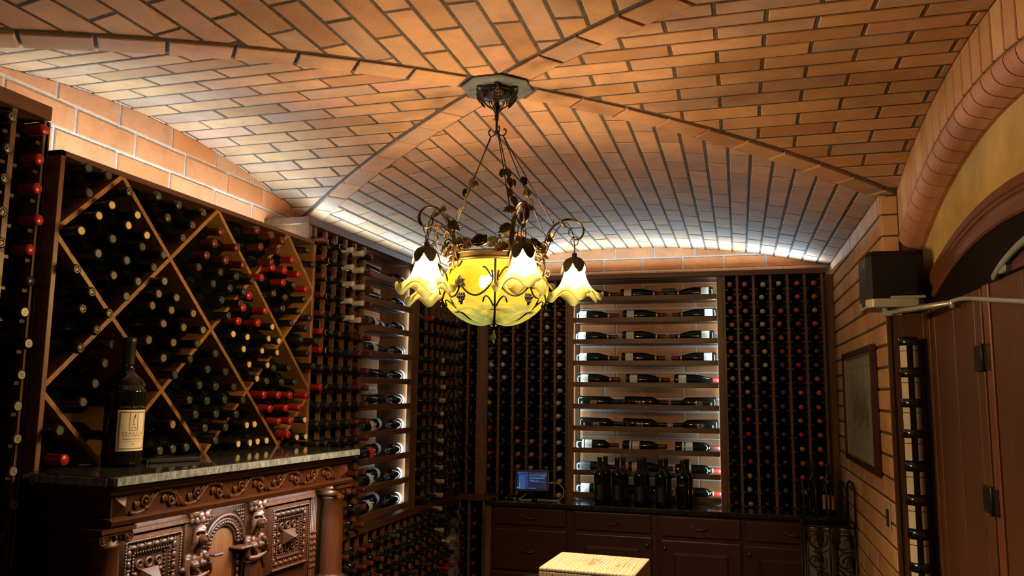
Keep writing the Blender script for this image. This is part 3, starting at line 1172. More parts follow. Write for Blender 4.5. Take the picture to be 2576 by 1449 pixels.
def rest_bottle(M, cap):
    mb = REST.setdefault('glass', MB())
    me = body_mesh('bord', 10)
    mb.add([M @ v.co for v in me.vertices], [tuple(p.vertices) for p in me.polygons], True)
    mb = REST.setdefault(cap, MB())
    me = cap_mesh(cap, 10)
    mb.add([M @ v.co for v in me.vertices], [tuple(p.vertices) for p in me.polygons], True)


CNAME = {'K': 'dark', 'V': 'black emblem-topped', 'G': 'bare-corked', 'S': 'stamped-cork', 'R': 'red-capped', 'M': 'maroon-capped', 'B': 'black-capped', 'I': 'ivory-capped', 'O': 'orange-capped',
         'Y': 'yellow-capped', 'C': 'cream-capped', 'P': 'pink-capped', 'D': 'black', 'A': 'amber-capped', 'W': 'silver-capped', 'X': 'grey-capped'}
ORD = ['first', 'second', 'third', 'fourth', 'fifth', 'sixth', 'seventh', 'eighth', 'ninth', 'tenth', 'eleventh', 'twelfth', 'thirteenth', 'fourteenth', 'fifteenth', 'sixteenth', 'seventeenth', 'eighteenth']


def dress(c):
    """what the neck of each kind of racked bottle wears"""
    if c == 'G':
        return dict(cap='G', disc=M_DISC['G'])
    if c == 'S':
        return dict(cap='S', disc=M_DISC['S'], emblem=star_mesh())
    if c == 'V':
        return dict(cap='V', disc=None, emblem=emblem_mesh())
    if c == 'K':
        return dict(cap='K', disc=M_DISC['K'])
    if c == 'W':
        return dict(cap='B', disc=M_DISC['W'], emblem=star_mesh())
    if c == 'B':
        return dict(cap='B', disc=M_DISC['B'])
    return dict(cap=c)


def bin_of(y, z):
    u, v = (y - DY0) / w2, (z - zb) / h2
    a, b = int(math.floor((u + v + 1) / 2)), int(math.floor((v - u + 1) / 2))
    return a, b


BINS = '''K1905,2292,1905,2281 K1985,2290,1985,2281 K1916,2215,1910,2206 K2023,2094,2028,2088 K2154,2092,2149,2076 K1969,2038,1973,2037 K2089,2036,2087,2035 K2256,2083,2258,2087 K2214,2032,2209,2030 K2038,1980,2036,1979 K2145,1975,2148,1978 K2098,1921,2098,1921 G2009,2199,2028,2190 G1960,2155,1973,2139 G2121,2192,2139,2190 G2085,2150,2084,2139 G1897,2095,1918,2088 G2170,2134,2193,2138 V2078,2261,2093,2250 V1893,1978,1905,1975 V1957,1917,1960,1923 V1927,1863,1924,1857 S2245,1947,2255,1935 S2219,1904,2200,1884 V2212,2278,2213,2280 V2316,2271,2323,2280 V2452,2273,2452,2273 V2265,2214,2274,2223 V2396,2215,2397,2216 V2349,2159,2349,2158 K2269,1993,2310,1986 M2563,2225,2587,2241 M2530,2173,2529,2188 M2669,2182,2669,2194 M2487,2120,2474,2137 M2604,2120,2591,2146 M2716,2120,2733,2139 M2797,2278,2792,2281 M2904,2276,2887,2281 M2992,2268,2997,2281 M2829,2214,2819,2211 M2962,2218,2942,2230 M2913,2163,2887,2179 R2922,2143,2939,2102 R3076,2199,3091,2211 R3016,2142,3023,2179 R3131,2142,3150,2164 R2847,2088,2788,2088 R3010,2089,3014,2105 R3201,2084,3205,2107 R2766,2003,2837,2008 R2730,1951,2781,1957 R2886,1954,2891,1956 R2704,1894,2726,1906 R2837,1898,2842,1899 B2444,2068,2440,2070 B2573,2069,2536,2095 B2673,2067,2661,2119 B2780,2066,2733,2037 B3202,2266,3218,2281 B3253,2206,3274,2229 B3245,1957,3286,1958 B3216,1907,3231,1907 B3176,1853,3177,1855 B3308,1855,3300,1855 B2534,2019,2502,2028 B2638,2016,2583,2036 B2730,2013,2658,2044 B2591,1965,2549,1970 B2710,1965,2660,1969 B2639,1909,2605,1919 V3093,2089,3109,2101 V2938,2033,2978,2038 V3026,2026,3059,2044 V3189,2036,3203,2032 V3012,1977,3052,1970 V3145,1978,3146,1984 V3092,1920,3108,1919 K2335,1944,2380,1953 K2463,1790,2464,1789 S2313,1898,2323,1904 S2429,1898,2442,1910 S2278,1848,2289,1837 S2382,1844,2388,1857 S2489,1843,2496,1856 S2334,1787,2349,1793 G2938,1891,2947,1906 G2671,1841,2690,1840 G2765,1836,2781,1855 G2915,1840,2911,1840 G2993,1835,3003,1855 G2744,1787,2745,1789 G2872,1787,2856,1789 G2984,1785,2967,1789 G2787,1728,2801,1738 G2917,1730,2911,1738 G2846,1673,2856,1687 G2793,1488,2790,1501 G2845,1490,2866,1501 G3233,1496,3297,1504 G3174,1421,3215,1429 G3249,1421,3291,1429 G2743,1418,2734,1429 G2821,1418,2812,1429 G2873,1420,2887,1429 G2937,1420,2963,1429 K2429,1734,2408,1738 K2354,1676,2353,1687 K2571,1760,2585,1776 K2530,1700,2539,1717 K2638,1694,2656,1711 K2966,1719,3034,1726 K3086,1722,3106,1749 K2490,1642,2493,1657 K2585,1637,2600,1661 K2695,1636,2714,1657 K2919,1663,2980,1675 K3031,1661,3087,1673 K3139,1661,3160,1697 K2439,1588,2431,1615 K2538,1585,2548,1606 K2643,1588,2655,1610 K2760,1586,2770,1607 K2478,1537,2486,1564 K2596,1536,2603,1555 K2722,1532,2713,1558 K2535,1486,2541,1513 K2659,1484,2659,1505 K2601,1438,2600,1459 K2304,1420,2295,1429 K2369,1422,2370,1429 K2438,1423,2446,1429 S2290,1732,2298,1738 S2358,1506,2358,1506 B3238,1794,3240,1796 B3293,1737,3298,1743 R2907,1606,2924,1624 R3015,1606,3044,1611 R3108,1604,3145,1623 R3246,1603,3262,1616 R2957,1549,2979,1573 R3079,1550,3101,1562 R3188,1549,3201,1572 R3029,1493,3044,1513 R3121,1493,3157,1511 R3106,1436,3108,1455 V1931,1745,1923,1754 V1988,1804,1978,1805 V2033,1860,2031,1858 K2055,1763,2079,1773 K2031,1704,2033,1714 K1998,1641,2008,1643 K1957,1586,1959,1586 K2054,1586,2055,1584 K1879,1506,1905,1506 K2059,1483,2064,1489 S2213,1788,2218,1811 R1906,1421,1906,1429'''
cells = {}
for s in BINS.split():
    c = s[0]
    y, z, yb, zb2 = (int(t) / 1000 for t in s[1:].split(','))
    d = Vector((yb - y, zb2 - z))
    if d.length > 0.034:
        d *= 0.034 / d.length
    cells.setdefault(bin_of(y + d.x, z + d.y), []).append((c, y, z, y + d.x, z + d.y))
order = sorted(cells, key=lambda k: (-round((sum(b[4] for b in cells[k]) / len(cells[k])) / 0.11), sum(b[3] for b in cells[k]) / len(cells[k])))
tiers = {}
for k in order:
    tiers.setdefault(-round((sum(b[4] for b in cells[k]) / len(cells[k]) - 1.39) / 0.232 * 2), []).append(k)
kn = 0
for k in order:
    kn += 1
    L = sorted(cells[k], key=lambda b: -b[2])
    cu, cv = (sum((b[3] - DY0) / w2 for b in L) / len(L)), (sum((b[4] - zb) / h2 for b in L) / len(L))
    bay = ORD[min(5, max(0, int(cu)))]
    lev = 'top' if cv > 3.3 else 'upper' if cv > 2.35 else 'middle' if cv > 1.65 else 'lower' if cv > 0.7 else 'bottom'
    for i, (c, y, z, yb, zb2) in enumerate(L):
        back = Vector((-2.175, yb, zb2))
        neck = Vector((-1.88, y, z))
        lab = '%s bottle, %s from the top in the %s diamond bin of the %s half-bay' % (CNAME[c], ORD[min(i, 17)], lev, bay)
        wine_bottle(lab, axis_M(neck, neck - back, random.uniform(-0.4, 0.4)), group='bottles in the diamond bins', **dress(c))

# rack rows: one letter per row from the top, '.' = empty; upper case + '!' handled as individual things when visible
def fill_rack(cols, cents, side, row0, indiv, where, prot, pitch=ROW):
    for k, (u, s) in enumerate(zip(cents, cols)):
        for r, c in enumerate(s):
            if c == '.':
                continue
            z = row0 - pitch * r + random.uniform(-0.002, 0.002)
            uu = u + random.uniform(-0.006, 0.006)
            pr = prot + random.uniform(-0.008, 0.010)
            M = axis_M((FX + pr, uu, z), (1, 0, 0)) if side == 'L' else axis_M((uu, FY - pr, z), (0, -1, 0))
            if c in indiv:
                extra = dict(dress(c))
                if where.startswith('tall') and k in (1, 2) and r < 7 and c == 'B' and (k == 1 or r == 0):
                    extra['bands'] = (ring_mesh(M_GOLD, 0.270, 0.006, 0.0158),)
                wine_bottle('%s bottle in column %s, row %s of the %s' % (CNAME[c], ORD[k], ORD[r], where), M, group='bottles in the ' + where, **extra)
            else:
                rest_bottle(M, c)


mid = lambda P: [(a + b) / 2 for a, b in zip(P[:-1], P[1:])]
# tall left rack, columns from the diamond bins outwards
TALL = ['MMMMMRRDRDDDDDDDD', 'BBBBBBBDDDDDDDDDD', 'BBBBBBDDDDDDDDDDD', 'IIIIIBDDDDDDDDDDD', 'IIIIIMMDMDMDDMMDD', 'BMMMMMMMMMMMDMMMM']
fill_rack(TALL, mid([3.366] + P_TALL[1:]), 'L', Z_ROW0, 'MRBI', 'tall left rack', 0.075)
COR = ['DDDDDDDDDDDDDDDD', 'RDDDDDDDDDDDDDDD', 'DDDDDDDDDDDDDDDD', 'DDDWWWWWWWWWWWWW'.replace('W', 'C'), 'DDDDDDDDDDDDDDDD', 'DDDDDDDDDDDDDDDD']
COR = [COR[1], COR[0], 'DDD' + 'C' * 12, COR[2], COR[4], COR[5]]
fill_rack(COR, mid([4.762] + P_COR[2:]), 'L', 2.10, 'RC', 'left corner rack', 0.07)
BR = ['OOOOOOYYDDDDDDDDD', 'OOOOOOYYYORRRRAYA', 'CCCCCCCCXXXXXXXDD', 'CCPOPRXXXXXXXXXXD', 'PPPRRRRROPORAPPAM', 'POAPMXXOOOOOOOAMD']
fill_rack(BR, mid(P_BR), 'B', Z_ROW0, '', 'back right rack', 0.065)
BL = ['DDDDDXXXXWWAAXRRRXX'[3:], 'DDDDWWWWXDDDDDDDDD', 'DDXXXXXXXXDPOOOXP', 'DDXXXXXXXDDDAAAAX', 'DDWWWWXXXXXXXXXXX', 'DDPPPWWWWWWWWWWWW']
fill_rack(BL, mid(P_BL), 'B', Z_ROW0, '', 'back left rack', 0.065)
fill_rack(['DDDDDDMDDDDDDDDD', 'DDDDDDMDDDDDDDDD'], mid([-1.965, -1.888, -1.812]), 'B', 2.31, '', 'nook', 0.05)
# low racks
random.seed(11)
LOW = []
for k in range(19):
    LOW.append(''.join(random.choice('MMDDMD' if k < 8 else 'DDDDDX') for r in range(6)))
LOW[16], LOW[17], LOW[18] = 'XCDDDD', 'DDCDRR', 'DXCDRR'
fill_rack(LOW, mid([3.36 + 0.107 * k for k in range(20)]), 'L', 0.80, '', 'low left rack', 0.07)
fill_rack(['DDDDDD', 'DMMMMM', 'YYYYYY'], mid([-1.93, -1.86, -1.752, -1.648]), 'B', 0.80, '', 'low back rack', 0.06)
# rack nearest the viewer
NEAR = ['D' * 21, 'D' * 21, 'D' * 21, 'VVVVVDDDDDDDDDDDDDDDD', 'RRRRR' + 'DWWWWWWWDDDDDDDD']
fill_rack(NEAR, mid([1.29, 1.397, 1.504, 1.611, 1.722, 1.832]), 'L', 2.372, 'VRW', 'rack nearest the viewer', 0.05)
# everything beyond the counted ones: one object
t_rest = None
me = bpy.data.meshes.new('racked_bottles')
allv, allf, mi, mats = [], [], [], []
for k, mb in REST.items():
    o = len(allv)
    mats.append(M_GLASS if k == 'glass' else M_CAP[k])
    allv += mb.v
    allf += [tuple(i + o for i in f) for f in mb.f]
    mi += [len(mats) - 1] * len(mb.f)
me.from_pydata(allv, [], allf)
for m in mats:
    me.materials.append(m)
me.polygons.foreach_set('material_index', mi)
me.polygons.foreach_set('use_smooth', [True] * len(allf))
o = link('racked_bottles', me)
tag(o, 'the many dark bottles lying deep in the racks', 'bottles', None, 'stuff')
# ================================================================== carved sideboard (local x along its front, -y towards the room)
SB = (-1.618, 1.815, 0.0)
SR = radians(85.26)
sb = thing('sideboard', 'carved dark oak sideboard with caryatids and columns under the granite top', 'sideboard', SB, SR)
gt = thing('granite_slab', 'grey flecked granite slab lying on the carved sideboard', 'granite slab', (SB[0], SB[1], 1.364), SR)
mb = MB()
mb.prism([(-0.004, 0.0), (1.244, 0.0), (1.254, 0.012), (1.24, 0.435), (0.03, 0.345), (-0.012, 0.30), (-0.012, 0.010)], 'Z', 0.0, 0.027)
mb.obj('slab', M_GRAN, gt, bevel=0.003)
mb = MB()
mb.box(0.004, 1.240, -0.0035, 0.0, 0.002, 0.0245)
mb.box(-0.0155, -0.012, 0.014, 0.298, 0.002, 0.0245)
mb.obj('split_edge', M_GRANE, gt, bevel=0.001)['label'] = 'paler split front edge of the slab'
led = strip_light('led_sideboard', (0, 0, 0), (0, 0, -1), 1.02, 0.008, 3.3, color=(0.70, 0.87, 1.0), along='X', spread=150)
led.matrix_world = Matrix.Translation((SB[0], SB[1], 0)) @ Matrix.Rotation(SR, 4, 'Z') @ Matrix.Translation((0.64, 0.052, 1.247)) @ Matrix.Rotation(radians(32), 4, 'X')


def moulding(name, prof, x0, x1, mat=None, parent=None):
    """profile of (y, z) run along local x"""
    return MB().prism(prof, 'X', x0, x1).obj(name, mat or M_CARVE, parent or sb)


moulding('crown_moulding', [(0.30, 1.363), (0.012, 1.363), (0.012, 1.356), (0.024, 1.350), (0.028, 1.340), (0.036, 1.336), (0.30, 1.336)], 0.015, 1.235)
moulding('frieze_board', [(0.30, 1.336), (0.046, 1.336), (0.046, 1.272), (0.30, 1.272)], 0.035, 1.225)
moulding('frieze_rail', [(0.30, 1.274), (0.032, 1.274), (0.022, 1.268), (0.026, 1.256), (0.040, 1.250), (0.30, 1.250)], 0.020, 1.238)
mb = MB()
mb.box(0.05, 1.20, 0.142, 0.30, 0.30, 1.252)
mb.box(0.02, 1.23, 0.10, 0.30, 0.0, 0.32)
mb.box(0.02, 1.23, 0.03, 0.30, 0.28, 0.33)
mb.obj('carcass', M_CARVE, sb, bevel=0.003)
# end blocks with pyramids
for a in (0.040, 1.172):
    mb = MB()
    mb.add([(a, 0.046, 1.276), (a + 0.05, 0.046, 1.276), (a + 0.05, 0.046, 1.332), (a, 0.046, 1.332), (a + 0.025, 0.026, 1.304)], [(0, 1, 4), (1, 2, 4), (2, 3, 4), (3, 0, 4), (3, 2, 1, 0)])
    mb.obj('pyramid_block', M_CARVE, sb)
# frieze scrollwork: a running vine of S-scrolls with leaves
mb = MB()
nS = 10
for k in range(nS):
    c = 0.150 + 0.1035 * k
    up = 1 if k % 2 == 0 else -1
    zc = 1.304
    pts = []
    for i in range(30):
        q = i / 29
        r = 0.021 * (1 - 0.80 * q)
        an = (-0.5 * pi + q * 2.6 * pi) * up
        pts.append((c + r * cos(an) * 0.95, 0.042, zc + up * 0.003 + r * sin(an)))
    mb.tube(pts, [0.0056 - 0.0022 * i / 29 for i in range(30)], 6, flat=(1.3, 0.75))
    mb.tube(bez((c - 0.052, 0.043, zc - up * 0.022), (c - 0.030, 0.041, zc - up * 0.030), (c - 0.012, 0.041, zc - up * 0.026), (c + 0.002, 0.042, zc - up * 0.020), 8), 0.0054, 6, flat=(1.35, 0.75))
    mb.tube(bez((c + 0.002, 0.042, zc - up * 0.020), (c + 0.026, 0.041, zc - up * 0.014), (c + 0.028, 0.041, zc + up * 0.016), (c + 0.052, 0.043, zc + up * 0.022), 8), 0.0054, 6, flat=(1.35, 0.75))
    for d in (-0.7, 0.0, 0.7):
        mb.ball((c + 0.030 + 0.008 * sin(d), 0.043, zc + up * (0.018 * cos(d) - 0.004)), (0.0072, 0.0045, 0.0125), 8, 5)
        mb.ball((c - 0.028 + 0.008 * sin(d), 0.043, zc - up * (0.016 * cos(d) - 0.010)), (0.0072, 0.0045, 0.0115), 8, 5)
    mb.ball((c, 0.040, zc + up * 0.003), (0.007, 0.008, 0.007), 8, 5)
    # small fallen leaf under every scroll
    for d in (-0.5, 0, 0.5):
        mb.ball((c - 0.004 + 0.007 * d, 0.043, zc - up * 0.0275), (0.0045, 0.005, 0.008 - 0.002 * abs(d)), 6, 4)
mb.obj('frieze_scrollwork', M_CARVE, sb, fix=False)

# columns
for k, (cx, cy) in enumerate(((0.055, 0.084), (1.190, 0.084))):
    T = Matrix.Translation((cx, cy, 0))
    col = MB().lathe([(0.060, 0.330), (0.064, 0.345), (0.056, 0.360), (0.050, 0.368), (0.046, 0.385), (0.0455, 0.62), (0.047, 0.86), (0.058, 0.866), (0.062, 0.876), (0.056, 0.888), (0.047, 0.896), (0.0445, 0.905), (0.0435, 1.10), (0.0405, 1.190), (0.045, 1.194), (0.045, 1.202), (0.040, 1.206), (0.040, 1.218)], 24, T).obj('column', M_CARVE, sb, fix=False)
    mb = MB()
    mb.cbox((cx, cy, 1.244), (0.118, 0.108, 0.012))
    mb.cbox((cx, cy, 1.234), (0.104, 0.096, 0.010))
    for sx in (-1, 1):
        pts = []
        for i in range(26):
            q = i / 25
            r = 0.017 * (1 - 0.85 * q)
            an = pi / 2 + sx * -1 * q * 2 * pi * 1.9
            pts.append((cx + sx * 0.041 + r * cos(an) * 1.0, cy - 0.044, 1.220 + r * sin(an)))
        mb.tube(pts, 0.0042, 6)
        mb.tube([(cx + sx * 0.041, cy - 0.046, 1.220), (cx + sx * 0.041, cy + 0.045, 1.220)], 0.0145, 12)
    for i in range(7):
        a = pi + pi * (i + 0.5) / 7
        mb.ball((cx + 0.040 * cos(a), cy + 0.040 * sin(a), 1.222), (0.0075, 0.0075, 0.010), 7, 5)
    mb.obj('capital', M_CARVE, col, fix=False)


def frame_rect(mb, u0, u1, z0, z1, w, ya, yb):
    """mitred frame sloping from depth ya (outer) to yb (inner)"""
    o = [(u0, ya, z0), (u1, ya, z0), (u1, ya, z1), (u0, ya, z1)]
    i = [(u0 + w, yb, z0 + w), (u1 - w, yb, z0 + w), (u1 - w, yb, z1 - w), (u0 + w, yb, z1 - w)]
    mb.add(o + i, [(k, (k + 1) % 4, 4 + (k + 1) % 4, 4 + k) for k in range(4)])


def run(u0, u1, z0, z1, step):
    """evenly spaced points round a rectangle with the direction along it"""
    out = []
    for (a, b) in (((u0, z0), (u1, z0)), ((u1, z0), (u1, z1)), ((u1, z1), (u0, z1)), ((u0, z1), (u0, z0))):
        L = sqrt((b[0] - a[0]) ** 2 + (b[1] - a[1]) ** 2)
        n = max(1, round(L / step))
        for i in range(n):
            t = (i + 0.5) / n
            out.append((a[0] + (b[0] - a[0]) * t, a[1] + (b[1] - a[1]) * t, abs(b[0] - a[0]) > abs(b[1] - a[1])))
    return out


def carved_door(u0, u1, z0, z1, name):
    d = MB()
    frame_rect(d, u0, u1, z0, z1, 0.012, 0.142, 0.120)
    frame_rect(d, u0 + 0.012, u1 - 0.012, z0 + 0.012, z1 - 0.012, 0.008, 0.120, 0.126)
    frame_rect(d, u0 + 0.020, u1 - 0.020, z0 + 0.020, z1 - 0.020, 0.030, 0.126, 0.134)
    frame_rect(d, u0 + 0.050, u1 - 0.050, z0 + 0.050, z1 - 0.050, 0.006, 0.128, 0.136)
    frame_rect(d, u0 + 0.056, u1 - 0.056, z0 + 0.056, z1 - 0.056, 0.012, 0.136, 0.146)
    a, b, c, e = u0 + 0.068, u1 - 0.068, z0 + 0.068, z1 - 0.068
    d.add([(a, 0.146, c), (b, 0.146, c), (b, 0.146, e), (a, 0.146, e)], [(0, 1, 2, 3)])
    o = d.obj(name, M_CARVE, sb, fix=False)
    m = MB()
    for (u, z, hor) in run(u0 + 0.035, u1 - 0.035, z0 + 0.035, z1 - 0.035, 0.030):   # egg and dart
        m.ball((u, 0.128, z), (0.0118, 0.0075, 0.0080) if hor else (0.0080, 0.0075, 0.0118), 9, 6)
        for s in (-1, 1):
            q = 0.0152 * s
            m.ball((u + (q if hor else 0), 0.128, z + (0 if hor else q)), (0.0022, 0.006, 0.012) if hor else (0.012, 0.006, 0.0022), 6, 4)
    for (u, z, hor) in run(u0 + 0.053, u1 - 0.053, z0 + 0.053, z1 - 0.053, 0.0105):   # bead row
        m.ball((u, 0.128, z), 0.0034, 6, 4)
    for (u, z, hor) in run(u0 + 0.062, u1 - 0.062, z0 + 0.062, z1 - 0.062, 0.012):    # small leaves
        m.ball((u, 0.139, z), (0.0028, 0.004, 0.0058) if hor else (0.0058, 0.004, 0.0028), 6, 4)
    for (u, z, hor) in run(u0 + 0.016, u1 - 0.016, z0 + 0.016, z1 - 0.016, 0.009):    # rope
        m.ball((u, 0.120, z), (0.0062, 0.0045, 0.0036) if hor else (0.0036, 0.0045, 0.0062), 6, 4, None)
    stuff(m.obj('carved_border', M_CARVE, o, fix=False))
    cu, cz = (u0 + u1) / 2, (z0 + z1) / 2
    p = MB()
    w, h = 0.034, 0.026
    p.add([(cu - w, 0.146, cz - h), (cu + w, 0.146, cz - h), (cu + w, 0.146, cz + h), (cu - w, 0.146, cz + h), (cu - w, 0.132, cz - h), (cu + w, 0.132, cz - h), (cu + w, 0.132, cz + h), (cu - w, 0.132, cz + h), (cu - 0.010, 0.098, cz), (cu + 0.010, 0.098, cz)],
          [(0, 1, 5, 4), (1, 2, 6, 5), (2, 3, 7, 6), (3, 0, 4, 7), (4, 5, 9, 8), (5, 6, 9), (6, 7, 8, 9), (7, 4, 8)])
    p.obj('pyramid_boss', M_CARVE, o)
    c = MB()
    for sx in (-1, 1):
        for sz in (-1, 1):
            pts = []
            for i in range(20):
                q = i / 19
                r = 0.015 * (1 - 0.75 * q)
                an = -pi / 2 * sz + sx * sz * q * 2 * pi * 1.3
                pts.append((cu + sx * 0.036 + r * cos(an), 0.138, cz + sz * 0.042 + r * sin(an)))
            c.tube(pts, [0.0050 - 0.0022 * i / 19 for i in range(20)], 6)
            c.ball((cu + sx * 0.050, 0.140, cz + sz * 0.014), (0.009, 0.006, 0.007), 7, 5)
    pts = []
    for sz in (-1, 1):
        ring = [(cu + 0.013 * cos(2 * pi * i / 16), 0.138, cz + sz * 0.042 + 0.013 * sin(2 * pi * i / 16)) for i in range(16)]
        c.tube(ring, 0.0042, 6, closed=True)
    c.obj('scroll_ornament', M_CARVE, o, fix=False)
    return o


dl = carved_door(0.155, 0.405, 0.935, 1.198, 'carved_door')
dr = carved_door(0.838, 1.094, 0.950, 1.200, 'carved_door')
MB().ball((0.392, 0.112, 1.062), (0.010, 0.012, 0.010)).lathe([(0.006, 0), (0.006, 0.03)], 10, Matrix.Translation((0.392, 0.142, 1.062)) @ Matrix.Rotation(pi / 2, 4, 'X')).obj('turned_knob', M_CARVE, dl, fix=False)
# plain rails above the doors
for a, b in ((0.13, 0.42), (0.80, 1.115)):
    moulding('rail', [(0.142, 1.248), (0.124, 1.248), (0.124, 1.222), (0.118, 1.218), (0.118, 1.206), (0.142, 1.202)], a, b)
moulding('rail', [(0.142, 1.248), (0.126, 1.248), (0.126, 1.228), (0.142, 1.224)], 0.495, 0.695)
# fluted pilasters
for a in (0.098, 1.112):
    mb = MB()
    for k in range(4):
        mb.tube([(a + 0.006 + 0.0105 * k, 0.138, 0.40), (a + 0.006 + 0.0105 * k, 0.138, 1.246)], 0.0046, 6)
        for j in range(7):
            mb.ball((a + 0.006 + 0.0105 * k, 0.134, 0.93 + 0.022 * j), (0.0042, 0.005, 0.0085), 6, 4)
    mb.obj('fluted_pilaster', M_CARVE, sb, fix=False)
# arched niche between the figures
mb = MB()
for r, w, y in ((0.096, 0.007, 0.126), (0.081, 0.005, 0.130), (0.062, 0.0035, 0.134)):
    mb.tube([(0.600 + r * cos(t * pi / 24), y, 1.108 + r * sin(t * pi / 24)) for t in range(25)], w, 7)
for t in range(19):
    a = pi * t / 18
    mb.ball((0.600 + 0.0715 * cos(a), 0.130, 1.108 + 0.0715 * sin(a)), (0.0062, 0.008, 0.0062), 7, 5)
for t in range(15):
    a = pi * t / 14
    mb.ball((0.600 + 0.0885 * cos(a), 0.128, 1.108 + 0.0885 * sin(a)), (0.0040, 0.005, 0.0040), 6, 4)
for sx in (-1, 1):
    for i in range(4):
        for j in range(4 - i):
            mb.ball((0.600 + sx * (0.094 - 0.011 * i), 0.132, 1.210 - 0.012 * j), (0.0050, 0.005, 0.0055), 6, 4)
    for j in range(10):
        mb.ball((0.600 + sx * 0.078, 0.132, 1.055 - 0.024 * j), (0.0065, 0.006, 0.0105), 7, 5)
mb.obj('niche_arch', M_CARVE, sb, fix=False)
for a, b in ((0.510, 0.552), (0.640, 0.700)):
    mb = MB()
    mb.box(a, b, 0.086, 0.145, 1.083, 1.091)
    mb.obj('impost_ledge', M_CARVE, sb, bevel=0.002)
mb = MB()
v = [(0.600 + 0.060 * cos(t * pi / 20), 0.1405, 1.108 + 0.060 * sin(t * pi / 20)) for t in range(21)] + [(0.540, 0.1405, 0.60), (0.660, 0.1405, 0.60)]
mb.add(v, [tuple(range(21)) + (21, 22)])
mb.obj('niche_panel', wood_mat('niche_oak', (0.11, 0.036, 0.012), (0.20, 0.075, 0.026), rough=0.4, axis='Z', coat=0.2), sb, fix=False)


